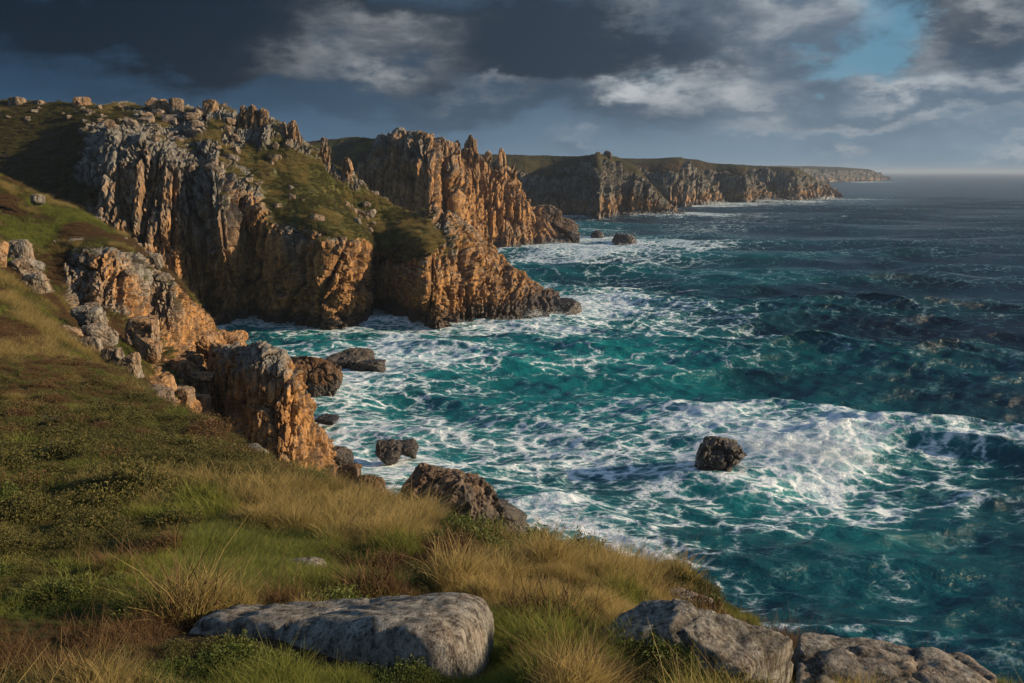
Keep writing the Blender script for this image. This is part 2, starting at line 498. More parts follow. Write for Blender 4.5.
N_ = None
h1 = [
 ext(col_of(('z', -150, 20, 175, 1), (-150, 190, 205, 1), (-150, 165, 225, 1), (-150, 140, 243, 1), (-150, 118, 258, .8), (-150, 104, 272, .7)), back=(30, -3), far=(90, 45)),
 ext(col_of(('z', -60, 19, 175, 1), (-60, 190, 205, 1), (-60, 168, 225, 1), (-60, 138, 243, 1), (-60, 116, 258, .75), (-60, 102, 272, .6)), back=(30, -3), far=(90, 45)),
 ext(col_of(('z', 0, 18, 175, 1), (0, 195, 205, 1), (0, 172, 222, 1), (0, 140, 240, 1), (0, 115, 256, .7), (0, 101, 270, .55)), back=(30, -3), far=(90, 45)),
 ext(col_of(('z', 50, 14, 180, 1), (55, 218, 205, 1), (55, 170, 222, 1), (55, 138, 240, .9), (50, 115, 256, .6), (50, 104, 268, .5)), back=(30, -3), far=(90, 45)),
 ext(col_of(('z', 82, 10, 185, .8), (85, 225, 204, .6), (80, 158, 219, .45), (85, 136, 234, .3), (88, 116, 250, .6), (90, 106, 266, .6)), back=(30, -3), far=(90, 45)),
 ext(col_of(('z', 120, 6, 190, .3), (125, 232, 205, .1), (118, 142, 216, .1), (120, 130, 232, .2), (120, 118, 248, .35), (125, 107, 264, .4)), back=(30, -3), far=(90, 40)),
 ext(col_of(('z', 165, 3, 200, 0), (165, 240, 207, 0), (158, 152, 214, .1), (155, 134, 230, .15), (152, 119, 247, .4), (155, 108, 262, .3)), back=(30, -4), far=(90, 30)),
 ext(col_of((205, 322, N_, 0), (203, 252, 212, 0), (196, 182, 216, .05), (193, 152, 229, .15), (190, 126, 246, .2), (188, 108, 262, .2)), back=(30, -6), far=(80, 20)),
 ext(col_of((226, 327, N_, 0), (224, 250, 205, 0), (218, 190, 208, .05), (214, 160, 222, .38), (211, 130, 242, .38), (210, 108, 258, .2)), back=(30, -8), far=(80, 10)),
 ext(col_of((243, 321, N_, 0), (240, 255, 216, 0), (241, 202, 217, .2), (239, 175, 227, .5), (238, 145, 242, .38), (240, 114, 256, .15))),
 ext(col_of((290, 327, N_, 0), (290, 270, 211, 0), (290, 220, 214, .55), (283, 192, 226, .6), (275, 160, 240, .42), (268, 121, 256, .15))),
 ext(col_of((340, 330, N_, 0), (337, 282, 204, 0), (334, 237, 206, .6), (315, 202, 223, .9), (298, 172, 238, .6), (290, 134, 254, .15))),
 ext(col_of((366, 322, N_, 0), (367, 280, 216, 0), (365, 238, 218, .8), (345, 212, 230, .9), (330, 187, 242, .85), (316, 152, 254, .3))),
 ext(col_of((375, 311, N_, 0), (375, 280, 238, 0), (377, 248, 236, .9), (362, 222, 241, .9), (352, 202, 248, .9), (345, 172, 256, .3))),
 ext(col_of((398, 321, N_, 0), (400, 287, 223, 0), (402, 257, 228, .9), (392, 236, 237, .9), (382, 216, 247, .9), (375, 191, 256, .4))),
 ext(col_of((434, 328, N_, 0), (431, 287, 211, 0), (428, 248, 219, .6), (418, 232, 232, .95), (410, 222, 244, .7), (405, 211, 254, .2))),
 ext(col_of((458, 322, N_, 0), (452, 280, 221, 0), (448, 236, 230, .3), (444, 228, 238, .3), (442, 220, 245, .1), (440, 214, 250, 0))),
 ext(col_of((485, 320, N_, 0), (482, 285, 231, 0), (478, 250, 242, 0), (472, 240, 247, 0), (468, 232, 252, 0), (462, 224, 258, 0))),
 ext(col_of((515, 316, N_, 0), (512, 295, 240, 0), (508, 275, 249, 0), (504, 266, 253, 0), (500, 259, 258, 0), (496, 250, 262, 0))),
 ext(col_of((545, 311, N_, 0), (543, 303, 247, 0), (540, 296, 252, 0), (538, 291, 256, 0), (536, 286, 260, 0), (533, 281, 264, 0))),
 ext(col_of((563, 307, N_, 0), (561, 303.5, 253, 0), (560, 301, 256, 0), (559, 299, 259, 0), (558, 297.5, 262, 0), (557, 297, 266, 0)), back=(8, -3)),
 ext(col_of(('z', 582, -3, 250), ('z', 582, -3, 253), ('z', 582, -3, 256), ('z', 582, -3, 259), ('z', 582, -3, 262), ('z', 582, -3, 266))),
]
landform('headland', h1, 0.42, uvj=2.2, layers=[(8.5, 9.0, 3.6), (4.0, 7.0, 1.9), (2.1, 2.7, 1.05), (0.95, 2.6, 0.42)], seed=3, mat=m_mid, heath=lambda P: .4 * sst(-project(P)[0], -170, -50) - .05, big=(24, 2.5), vegbump=0.5, patch=0.42, patch_s=7.0,  # heath bias darkens the left valley: its shade is put into the colour
         warm_lo=20, warm_hi=42, wet_z=5.0)

def h2c(px, wl, a, b, c, crest, v=0.0, vc=0.0, **k):
    first = ('z', px, 0, wl) if not isinstance(wl, tuple) else wl
    return ext(col_of(first, a, b, c, (*crest, vc)), **k)
h2 = [
 h2c(270, 420, (272, 230, 430), (275, 200, 440), (280, 170, 465, .8), (285, 146, 520), vc=.9, far=(120, 30), back=(40, 0)),
 h2c(310, 420, (312, 230, 430), (315, 200, 440), (318, 165, 465, .8), (320, 142, 520), vc=.9, far=(120, 30), back=(40, 0)),
 h2c(350, 418, (350, 230, 430), (352, 195, 438), (352, 160, 465, .8), (352, 139, 510), vc=.9, far=(120, 30), back=(40, 0)),
 h2c(385, 412, (388, 232, 420), (386, 195, 428), (385, 160, 440), (383, 137, 460), vc=.3, far=(120, 20)),
 h2c(412, 405, (412, 235, 412), (410, 200, 418), (410, 162, 428), (408, 133, 445), far=(100, 0)),
 h2c(430, 398, (431, 235, 404), (430, 200, 408), (429, 165, 418), (430, 134, 440)),
 h2c(444, 432, (445, 235, 436), (445, 205, 438), (444, 172, 442), (444, 144, 452)),
 h2c(455, 412, (458, 240, 418), (455, 205, 424), (451, 172, 432), (450, 144, 446)),
 h2c(478, 425, (479, 243, 432), (475, 208, 441), (472, 180, 449), (466, 152, 458)),
 h2c(495, 430, (496, 247, 438), (492, 215, 448), (488, 190, 456), (484, 163, 466)),
 h2c(512, (512, 251, N_), (508, 228, 450), (504, 200, 458), (502, 180, 465), (500, 162, 475)),
 h2c(528, (529, 247.5, N_), (525, 228, 462), (521, 205, 470), (517, 190, 478), (514, 174, 485)),
 h2c(545, (545, 245, N_), (542, 234, 475), (538, 224, 480), (533, 215, 486), (528, 203, 492)),
 h2c(557, (557, 243.5, N_), (555, 240, 484), (552, 236, 487), (548, 230, 491), (541, 219, 500)),
 ext(col_of(('z', 575, -3, 490), ('z', 575, -3, 492), ('z', 575, -3, 495), ('z', 572, -3, 498), ('z', 568, -3, 505))),
]
landform('headland', h2, 0.62, [(9, 9, 4.5), (4.2, 7, 2.8), (1.8, 4.0, 0.9)], 11, m_mid, uvj=1.2, big=(30, 4.0), vegbump=0.5, patch=0.3, patch_s=14,
         warm_lo=44, warm_hi=70, wet_z=4.0)

def far_head(name, pts, seed, depth, res, layers, veg_top=0.9, **k):
    cols = []
    for (px, yt, yb, bul) in pts:
        if yb is None:
            cols.append(ext(col_of(*[('z', px, -3, bul + i * 4) for i in range(5)]))); continue
        D0 = ray_pt(px, yb, None)[1] - bul
        zt = lambda y, D: y
        lp = lambda t: yb + (yt - yb) * t
        cols.append(ext(col_of(('z', px, 0, D0), (px - 1, lp(.42), D0 + depth * .15, .15 * veg_top), (px - 2, lp(.78), D0 + depth * .42, .52 * veg_top), (px - 3, lp(.93), D0 + depth * .7, .75 * veg_top), (px - 4, yt, D0 + depth, veg_top)),
                        back=(depth, -6), far=(depth * 3, 10), dfoot=4))
    return landform(name, cols, res, layers, seed, m_far, uvj=1.2, vegbump=0.8, patch=0.3, patch_s=22, warm_lo=4, warm_hi=30, warm_bias=-.15, wet_z=6.0, **k)

far_head('headland', [(470, 155, 216, 20), (520, 155.5, 216, 20), (560, 156.5, 216, 5), (585, 157, 216.5, 20), (600, 155, 217.5, 30), (612, 156, 216, 22), (624, 160, 214.5, 5), (640, 167, 214.5, 8),
                      (652, 180, 214.5, 8), (663, 192, 215, 4), (672, 204, 215.5, 0), (682, None, None, 790)], 21, 60, 1.1, [(14, 3.5, 7), (6, 3, 3.2), (3, 2, 1.2)], big=(45, 14))
far_head('headland', [(590, 160, 207, 0), (625, 159, 207, 0), (650, 158.5, 206, 20), (680, 159, 205.5, 50), (690, 163.5, 205, 0), (704, 172, 203.5, 40), (716, 188, 203, 0), (728, None, None, 1120)],
         23, 90, 1.7, [(18, 3, 8), (8, 2.5, 4)], big=(60, 20))
far_head('headland', [(650, 160, 203, 0), (700, 160.5, 202.5, 0), (718, 163.5, 202, 0), (745, 166.5, 201.5, 60), (756, 175, 201, 0), (768, 190, 200.5, 20), (778, None, None, 1230)],
         25, 100, 1.8, [(18, 3, 8), (8, 2.5, 4)], big=(60, 20))
far_head('headland', [(690, 164, 200, 0), (735, 165, 199.8, 0), (770, 166, 199.3, 20), (795, 167.5, 199, 60), (808, 172, 198.6, 40), (820, 180, 198.3, 20), (830, 191, 198, 0), (840, None, None, 1330)],
         27, 110, 2.0, [(18, 3, 8), (8, 2.5, 4)], big=(60, 20))
far_head('headland', [(700, 166, 182.5, 0), (760, 166, 182.5, 0), (800, 166.5, 182, 0), (840, 167.5, 181.5, 0), (868, 169, 181, 50), (878, 171, 180.5, 20), (884, 176, 180, 0), (890, None, None, 4200)],
         29, 300, 7, [(60, 1.5, 14), (28, 1.3, 6)], big=(200, 30))

# left hillside with its own small cliffs (the mid spur)
S_ = [
 col_of((-220, 420, 45, 1), (-220, 370, 56, 1), (-220, 325, 68, 1), (-220, 290, 82, 1), (-220, 250, 95, 1), (-220, 205, 108, 1), (-220, 150, 125, 1), ('z', -220, 44, 150, 1), ('z', -220, 20, 200, 1)),
 col_of((-80, 410, 45, 1), (-80, 360, 56, 1), (-80, 320, 68, 1), (-80, 285, 82, 1), (-80, 250, 95, 1), (-80, 212, 108, 1), (-80, 160, 125, 1), ('z', -80, 40, 150, 1), ('z', -80, 16, 200, 1)),
 col_of((0, 405, 45, 1), (0, 350, 58, 1), (0, 312, 70, .85), (0, 284, 83, .6), (0, 255, 95, .75), (0, 222, 108, 1), (0, 178, 125, 1), ('z', 0, 36, 150, 1), ('z', 0, 14, 195, 1)),
 col_of((55, 410, 48, 1), (55, 362, 60, .9), (55, 330, 74, .75), (55, 308, 90, .9), (55, 285, 101, .8), (55, 250, 107, .9), (55, 204, 125, 1), ('z', 55, 32, 150, 1), ('z', 55, 10, 190, 1)),
 col_of((75, 415, 50, 1), (75, 368, 62, .8), (75, 336, 78, .6), (75, 314, 99, .8), (75, 284, 103, 0), (75, 248, 107, .3), (78, 212, 124, 1), ('z', 78, 31, 150, 1), ('z', 78, 10, 190, 1)),
 col_of((100, 420, 50, 1), (100, 375, 66, .7), (100, 342, 80, .6), (100, 316, 99, .7), (100, 283, 102, 0), (100, 252, 106, .3), (102, 226, 122, 1), ('z', 102, 29, 148, 1), ('z', 102, 8, 185, 1)),
 col_of((130, 425, 56, .9), (130, 388, 70, .7), (130, 356, 86, .6), (130, 325, 101, .7), (130, 290, 105, 0), (130, 258, 108, .4), (130, 241, 120, 1), ('z', 130, 27, 145, 1), ('z', 130, 6, 180, 1)),
 col_of((150, 430, 60, .8), (150, 395, 76, .7), (150, 364, 93, .5), (150, 335, 108, .3), (150, 300, 113, 0), (150, 272, 114, .3), (150, 259, 122, 1), ('z', 150, 24, 143, 1), ('z', 150, 5, 175, .6)),
 col_of((172, 435, 66, .6), (172, 402, 84, .4), (172, 372, 102, .2), (172, 341, 112, .2), (172, 305, 113, 0), (172, 286, 115, .4), (170, 275, 123, 1), ('z', 170, 22, 142, 1), ('z', 170, 3, 170, .4)),
 col_of((195, 440, 80, .3), (195, 408, 96, .1), (195, 380, 112, .1), (195, 348, 122, 0), (195, 322, 124, 0), (195, 308, 126, .2), (192, 300, 134, .9), ('z', 192, 18, 148, .8), ('z', 192, 1, 172, 0)),
 col_of((218, 445, 92, 0), (220, 415, 106, 0), (220, 388, 124, 0), (220, 365, 136, 0), (220, 346, 142, 0), (218, 336, 148, 0), (215, 328, 155, .3), ('z', 215, 8, 165, .2), ('z', 215, -1, 178, 0)),
 col_of(('z', 245, 3, 98), ('z', 245, -.5, 115), ('z', 245, -1, 130), ('z', 245, 1.0, 142), (245, 366, 152), (243, 354, 160), (240, 345, 168), ('z', 240, 4, 176, 0), ('z', 240, -2, 186, 0)),
 col_of(('z', 275, -3, 100), ('z', 275, -3, 118), ('z', 275, -3, 130), ('z', 275, -3, 142), ('z', 272, -2, 155), ('z', 268, -2, 165), ('z', 262, -2, 175), ('z', 255, -3, 182), ('z', 250, -3, 190)),
]
landform('hillside', S_, 0.30, [(2.6, 3.2, 1.1), (1.1, 2.2, 0.45), (0.5, 1.6, 0.16)], 35, m_hill, uvj=1.8, big=(12, 1.0), vegbump=0.22, patch=0.28, patch_s=4.0,
         warm_lo=24, warm_hi=36, wet_z=2.0)

# near slope
def ncol(px, pts, edge, drop=True):
    c = [('z', 512 + (px - 512) * 0.9, 40.6 - 0.0, -0.0 + 0.6, 1)]
    return c
NB = [
 # px : list of (py, D) from just below the frame to the far rim, then drop
 (-200, [(683, 4.6), (600, 8.2), (520, 14.5), (450, 25), (385, 40), (345, 55)]),
 (0,    [(683, 4.5), (600, 8.0), (520, 14), (455, 24), (395, 38), (358, 55)]),
 (100,  [(683, 4.5), (602, 7.8), (525, 13), (468, 21), (410, 35), (378, 50)]),
 (150,  [(683, 4.6), (604, 7.6), (530, 12.5), (478, 19.5), (428, 31), (402, 43)]),
 (205,  [(683, 4.7), (605, 7.5), (535, 12), (490, 17.5), (450, 26), (430, 33)]),
 (270,  [(683, 4.8), (602, 7.6), (545, 11.5), (508, 15.8), (480, 21), (465, 27)]),
 (340,  [(683, 4.9), (606, 7.4), (562, 11), (535, 14.5), (514, 19), (501, 24)]),
 (410,  [(683, 5.1), (620, 7.0), (575, 10), (554, 13), (539, 16.5), (528, 21)]),
 (480,  [(683, 5.2), (625, 7.0), (585, 9.4), (565, 12), (551, 15), (540, 19)]),
 (550,  [(683, 5.0), (632, 6.8), (593, 9.0), (578, 11), (566, 13.5), (556, 17)]),
 (610,  [(683, 5.4), (648, 6.8), (615, 8.6), (596, 10.4), (582, 12.5), (573, 15)]),
 (660,  [(683, 5.9), (655, 7.1), (630, 8.6), (612, 10), (598, 11.5), (588, 13.5)]),
 (710,  [(700, 6.0), (672, 7.0), (650, 8.2), (632, 9.4), (617, 10.7), (606, 12)]),
 (770,  [(720, 6.0), (695, 6.8), (675, 7.8), (662, 8.6), (653, 9.2), (646, 10)]),
 (860,  [(740, 6.0), (715, 6.8), (698, 7.5), (686, 8.2), (678, 8.8), (672, 9.4)]),
 (980,  [(780, 5.4), (745, 6.3), (722, 7.1), (706, 7.8), (697, 8.4), (691, 9.0)]),
 (1150, [(850, 4.6), (800, 5.6), (770, 6.4), (750, 7.1), (738, 7.8), (730, 8.4)]),
]
nc = []
for px, pts in NB:
    p0 = ray_pt(px, pts[0][0], pts[0][1])
    c = [(p0[0] * 0.5 + (px - 512) / 500 * 2.0, -9.0, 40.9 - (px - 512) * 0.0022 * 1.5, 1.0),
         (p0[0] * 0.5, 0.4, 40.25 - max(0, (px - 512)) * 0.001, 1.0)]
    for (py, D) in pts: c.append((*ray_pt(px, py, D), 1.0))
    x, y, z, _ = c[-1]
    rgt = (px - 512) / FPX
    if px <= 100:
        c += [(x * 1.15, y * 1.15, z - 1.2, 1), (x * 1.35, y * 1.35, z - 5, 1), (x * 1.6, y * 1.6, z - 14, 1)]
    else:
        n = np.array((0.75, 0.66)); 
        c += [(x + n[0] * 1.3, y + n[1] * 1.3, z - 1.3, .35), (x + n[0] * 5, y + n[1] * 5, z - 11, .15), (x + n[0] * 18, y + n[1] * 18, max(-3, z - 36), 0)]
    nc.append(c)
landform('ground', nc, 0.16, [(1.6, 1.6, 0.5), (0.6, 1.3, 0.16)], 51, m_near, big=(4.5, 2.2), vegbump=0.32, patch=0.1, patch_s=2.5, warm_lo=20, warm_hi=33,
         wet_z=2.0, smooth=True)

# ------------------------------------------------------------------ boulders, stacks, tors
def ico(sub):
    import bmesh
    bm = bmesh.new(); bmesh.ops.create_icosphere(bm, subdivisions=sub, radius=1.0)
    v = np.array([x.co[:] for x in bm.verts]); f = np.array([[q.index for q in p.verts] for p in bm.faces]); bm.free()
    return v, f
ICO = {}
def rock_mesh(size, seed, sub=4, sq=3.0, cuts=9, layers=None, rough=0.07, taper=0.0, cut_lo=0.62):
    if sub not in ICO: ICO[sub] = ico(sub)
    v, f = ICO[sub]
    rs = np.random.RandomState(seed)
    v = v / (np.abs(v) ** sq).sum(1, keepdims=True) ** (1 / sq)
    for k in range(cuts):
        n = rs.normal(size=3); n[2] *= 0.7; n /= np.linalg.norm(n)
        dist = cut_lo + 0.3 * rs.rand()
        over = v @ n - dist
        v = v - n * np.maximum(over, 0)[:, None] * 0.93
    if taper: v[:, :2] *= (1 - taper * (v[:, 2:3] * 0.5 + 0.5))
    S = np.array(size, float) * 0.5
    P = v * S
    # radial normals good enough for displacement
    N = v / S; N /= np.linalg.norm(N, axis=1, keepdims=True)
    s = float(np.mean(S))
    off = rs.rand(3) * 100
    layers = layers or [(s * 1.0, 0.9, s * 0.13), (s * 0.42, 0.8, s * 0.055)]
    d, cr = joints(P + off, layers, seed)
    d += (fbm((P + off) / (s * 0.35), 5, seed + 3, 0.6) - 0.5) * s * rough * 2
    return P + N * d[:, None], f, cr

def rot2(P, a, tilt=0.0, tb=0.0):
    ca, sa = math.cos(a), math.sin(a)
    Rz = np.array([[ca, -sa, 0], [sa, ca, 0], [0, 0, 1]])
    ct, s_t = math.cos(tilt), math.sin(tilt)
    Ry = np.array([[ct, 0, s_t], [0, 1, 0], [-s_t, 0, ct]])
    cb, sb = math.cos(tb), math.sin(tb)
    Rx = np.array([[1, 0, 0], [0, cb, -sb], [0, sb, cb]])
    return P @ (Rz @ Ry @ Rx).T

ROCKPTS = []
def rock(name, label, cat, box, D, depth=1.0, seed=1, group=None, mat=None, sink=0.2, warm=0.3, wet=None, rot=0.0, tilt=0.0, tb=0.0, smooth=False, **k):
    """box: (px0,py0,px1,py1) picture size of the rock, D its distance (None: it stands in the sea), real size follows"""
    px0, py0, px1, py1 = box
    pc = (px0 + px1) / 2
    if D is None: D = ray_pt(pc, py1, None)[1]
    a = ray_pt(pc, py1, D); dep = D * cP - (a[2] - CAMZ) * sP
    w = (px1 - px0) / FPX * dep; h = (py1 - py0) / FPX * dep
    dd = w * depth
    dp = max(0.0, math.atan2(CAMZ - a[2], D))
    h = max(0.45 * h, (h - 0.6 * dd * math.sin(dp)) / math.cos(dp))
    hh = h * (1 + sink)
    P, f, cr = rock_mesh((w, dd, hh), seed, **k)
    P = rot2(P, rot, tilt, tb)
    loc = np.array((a[0], a[1] + dd * 0.36, a[2] + hh * 0.5 - h * sink))
    Wp = P + loc
    wm = np.clip(warm + (fbm(Wp / (w * 0.4), 3, seed) - 0.5) * 0.8, 0, 1)
    wt = np.zeros(len(P)) if wet is None else 1 - sst(Wp[:, 2] + (fbm(Wp / (w * 0.2), 3, seed + 1) - 0.5) * wet, wet * 0.5, wet * 1.2)
    base = np.array((loc[0], loc[1], loc[2] - hh * 0.5))
    o = mesh_obj(name, P + (loc - base), f, mat or m_rock, {'warm': wm, 'wet': wt, 'crack': cr}, smooth=smooth)
    o.location = base
    tag(o, label, cat, group)
    if loc[2] - hh * .5 < 0.5: ROCKPTS.append((loc[0], loc[1], w))
    return o

# sea rocks
SR = dict(mat=m_searock, warm=0.6, cut_lo=.60)
rock('sea_rock', 'dark wave-washed rock alone in the surging white water, right of centre', 'rock', (697, 434, 751, 467), None, .9, 137, wet=5.0, sub=6, sink=.6, rough=.08, cuts=8, sq=2.3, layers=[(3.2, 1.6, .8), (1.3, 1.4, .28)], **SR)
rock('sea_rock', 'small dark rock tip just breaking the foam right of the lone round rock', 'rock', (774, 430, 790, 437), None, 1.6, 102, wet=3, sink=.8, **SR)
rock('sea_rock', 'left brown lump of the pair of low rocks off the orange buttress', 'rock', (370, 438, 400, 459), None, 1.0, 103, wet=3.0, sub=5, sink=.5, rough=.12, **SR)
rock('sea_rock', 'right brown lump of the pair of low rocks off the orange buttress', 'rock', (393, 437, 420, 454), None, 1.0, 104, wet=3.0, sub=5, sink=.5, rough=.12, **SR)
rock('sea_rock', 'large ribbed brown rock at the cliff foot above the grass edge', 'rock', (384, 450, 506, 545), 84, .8, 105, wet=4.0, sub=6, sink=.4, sq=2.3, cuts=8, rough=.05, tilt=.12,
     layers=[(2.2, 6, .7), (.9, 4.5, .32), (.4, 2.5, .1)], mat=m_searock, warm=.7)
rock('sea_rock', 'low dark rock with water pouring off, joined to the right of the ribbed rock', 'rock', (482, 499, 528, 534), 88, 1.0, 106, wet=6, sub=5, sink=.5, tilt=.25, **SR)
rock('sea_rock', 'dark rounded rock in the foam at the foot of the orange buttress', 'rock', (327, 446, 352, 466), None, 1.0, 107, wet=3, sub=5, sink=.5, **SR)
rock('sea_rock', 'flat dark slab awash to the right of the orange buttress', 'rock', (313, 415, 337, 424), None, 1.4, 108, wet=6, sink=.6, **SR)
rock('sea_rock', 'brown rock mass behind the orange buttress, at the left of the reef', 'rock', (276, 349, 338, 393), None, .9, 109, wet=2.5, sub=6, sink=.3, rough=.1, layers=[(3, 2, 1.0), (1.2, 1.6, .35)], mat=m_searock, warm=.85)
rock('sea_rock', 'dark reef rock with a peaked top in the middle of the reef', 'rock', (318, 346, 372, 372), None, .9, 110, wet=5, sub=5, sink=.4, rough=.1, **SR)
rock('sea_rock', 'low black rock at the seaward end of the reef', 'rock', (350, 356, 387, 374), None, .9, 111, wet=7, sub=5, sink=.5, **SR)
rock('sea_rock', 'low black rock off the tip of the nearest headland', 'rock', (556, 298, 586, 311), None, .8, 112, wet=6, sub=5, sink=.5, tilt=.15, **SR)
rock('sea_rock', 'jagged dark rock platform at the seaward foot of the middle headland', 'rock', (530, 205, 562, 238), 505, 1.2, 113, wet=6, sub=5, sink=.2, rough=.12, **SR)
rock('sea_rock', 'dark stepped rock beyond the jagged platform, nearer the skerries', 'rock', (550, 218, 578, 240), 500, 1.2, 114, wet=6, sub=5, sink=.2, rough=.12, **SR)
rock('sea_rock', 'leftmost small skerry between the middle headland and the longest skerry', 'rock', (565, 231, 583, 242), None, 1, 115, wet=8, sink=.4, **SR)
rock('sea_rock', 'middle black skerry, pointed, in the white water', 'rock', (588, 230, 607, 240), None, 1, 116, wet=8, sink=.4, taper=.4, **SR)
rock('sea_rock', 'longest black skerry, farthest right off the middle headland', 'rock', (611, 232, 642, 244), None, .9, 117, wet=9, sub=5, sink=.4, taper=.3, **SR)
rock('sea_rock', 'tiny black skerry behind the leftmost one', 'rock', (569, 224, 580, 230), None, 1, 118, wet=8, sink=.4, **SR)

# tors and boulders on the skyline of the nearest headland
TOR = [
 ((73, 97, 88, 111), 266, 'round grey boulder standing on the dark moor skyline', .6, 0),
 ((118, 105, 128, 112), 262, 'low pale boulder on the skyline right of the round skyline boulder', .5, 0),
 ((145, 97, 158, 110), 261, 'left block of the flat topped tor on the skyline', .35, .02),
 ((157, 99, 167, 110), 262, 'narrow middle block of the flat topped tor on the skyline', .5, 0),
 ((166, 98, 182, 112), 260, 'right block of the flat topped tor on the skyline', .4, .05),
 ((201, 100, 218, 113), 256, 'square sunlit boulder alone on the skyline right of the tor', .7, .05),
 ((5, 97, 22, 107), 268, 'low boulder at the left end of the skyline', .4, 0),
 ((30, 100, 42, 107), 268, 'small boulder on the moor skyline near the left edge', .4, 0),
]
for i, (bx, D, lab, wm, tl) in enumerate(TOR):
    rock('boulder', lab, 'boulder', bx, D - 4, .9, 200 + i, 'boulders on the skyline', warm=wm, sink=.35, sq=5, cuts=5, tilt=tl, mat=m_mid, rough=.05)
PIN = [
 ((238, 108, 250, 136), 254, 'left column of the ribbed pale crag on the near skyline', .15),
 ((248, 107, 259, 137), 254, 'middle column of the ribbed pale crag on the near skyline', .12),
 ((257, 110, 269, 139), 254, 'right column of the ribbed pale crag on the near skyline', .15),
 ((276, 122, 288, 145), 253, 'low pointed rock between the ribbed crag and the sunlit spire', .3),
 ((286, 121, 302, 150), 252, 'sunlit pointed spire on the falling skyline of the nearest headland', .45),
 ((316, 138, 333, 175), 256, 'tilted grey fin of rock behind the falling grass ridge', .5),
 ((341, 160, 353, 184), 256, 'small pointed rock on the ridge below the tilted fin', .4),
]
for i, (bx, D, lab, tp) in enumerate(PIN):
    rock('rock_pinnacle', lab, 'rock pinnacle', bx, D - 3, .9, 230 + i, 'pinnacles on the near ridge', warm=.45, sink=.25, sq=3.5, cuts=6, taper=tp, mat=m_mid, rough=.08,
         layers=[(2.6, 4, .9), (1.1, 2.5, .4)], sub=5)
PIN2 = [
 ((457, 133, 483, 205), 450, 'tallest twin spire of the middle headland', .32), ((452, 139, 462, 175), 452, 'thin dark spire just left of the tallest twin spire', .5),
 ((483, 154, 494, 190), 462, 'short spire right of the tallest spire on the middle headland', .5), ((495, 150, 507, 200), 466, 'slender leaning spire near the seaward end of the middle headland', .6),
 ((508, 162, 520, 205), 474, 'seaward low spire of the middle headland', .5), ((437, 138, 452, 185), 436, 'broad spire beside the dark gully of the middle headland', .4),
 ((416, 130, 432, 165), 432, 'pale rounded rib on the top of the middle headland', .3), ((398, 130, 412, 160), 440, 'grey crenellated rib left on the top of the middle headland', .3),
]
for i, (bx, D, lab, tp) in enumerate(PIN2):
    rock('rock_pinnacle', lab, 'rock pinnacle', bx, D, .9, 250 + i, 'spires of the middle headland', warm=.6, sink=.15, sq=2.6, cuts=7, taper=tp, mat=m_mid, rough=.08,
         layers=[(6, 5, 2.6), (2.4, 3, 1.1)], sub=5)
PIN3 = [((594, 152, 602, 162), 792, 'left knob of rock on top of the farther headland'), ((603, 151, 612, 162), 794, 'right knob of rock on top of the farther headland'),]
for i, (bx, D, lab) in enumerate(PIN3):
    rock('boulder', lab, 'boulder', bx, D, 1, 270 + i, warm=.2, sink=.3, mat=m_far)

# scattered boulders on the grass slope of the nearest headland
def slope_boulders(land, n, region, label, group, smin, smax, seed, mat, sub=3, warm=.15):
    rs = np.random.RandomState(seed)
    Pg, Ng, Vg = land
    q = Pg.reshape(-1, 3); px, py, dep = project(q); nz = Ng.reshape(-1, 3)[:, 2]
    ok = np.where((px > region[0]) & (px < region[2]) & (py > region[1]) & (py < region[3]) & (nz > .35) & (q[:, 1] < 262))[0]
    dens = fbm(q[ok] / 9.0, 3, seed) ** 6
    pick = rs.choice(ok, n, replace=False, p=dens / dens.sum())
    made = []
    for i in pick:
        s = smin + (smax - smin) * rs.rand() ** 2.2
        size = (s * (1 + .5 * rs.rand()), s, s * (.6 + .4 * rs.rand()))
        P, f, cr = rock_mesh(size, int(rs.randint(1e6)), sub=sub, sq=6, cuts=7, rough=.06)
        P = rot2(P, rs.rand() * 3, rs.normal() * .15, rs.normal() * .15)
        o = mesh_obj('boulder', P, f, mat, {'warm': np.full(len(P), warm + .2 * rs.rand()), 'wet': np.zeros(len(P)), 'crack': cr}, smooth=False)
        o.location = q[i] + np.array((0, 0, size[2] * .15))
        made.append((o, px[i], py[i], s))
    # every boulder is told apart by its size, its part of the slope and its place among the others there
    x = np.array([m[1] for m in made]); y = np.array([m[2] for m in made]); sz_ = np.array([m[3] for m in made])
    qx = np.quantile(x, (.25, .5, .75)); qy = np.quantile(y, (.34, .67)); ms = np.median(sz_)
    cells = {}
    for k, (o, a, b, c) in enumerate(made):
        cells.setdefault((int((a > qx).sum()), int((b > qy).sum()), bool(c > ms)), []).append(k)
    H = ('far left', 'left middle', 'right middle', 'far right'); Vn = ('top', 'middle', 'bottom')
    O = ('first', 'second', 'third', 'fourth', 'fifth', 'sixth', 'seventh', 'eighth', 'ninth', 'tenth', 'eleventh', 'twelfth')
    for (h_, v_, big_), ks in cells.items():
        ks.sort(key=lambda k: made[k][1])
        for n_, k in enumerate(ks):
            which = 'alone' if len(ks) == 1 else O[n_] + ' from left'
            tag(made[k][0], ('larger ' if big_ else 'smaller ') + label + ', ' + H[h_] + ' ' + Vn[v_] + ', ' + which, 'boulder', group)
slope_boulders(LANDALL[0], 64, (195, 118, 405, 238), 'pale boulder on the grassy headland slope', 'boulders strewn on the headland slope', .9, 3.4, 5, m_mid)
slope_boulders(LANDALL[0], 36, (90, 105, 240, 200), 'grey block on the shaded upper crag', 'blocks piled on the upper crag', 1.4, 4.2, 6, m_mid)
slope_boulders(LANDALL[0], 20, (4, 100, 100, 122), 'grey rock along the dark moor skyline', 'rocks along the moor skyline', .8, 2.4, 7, m_mid)
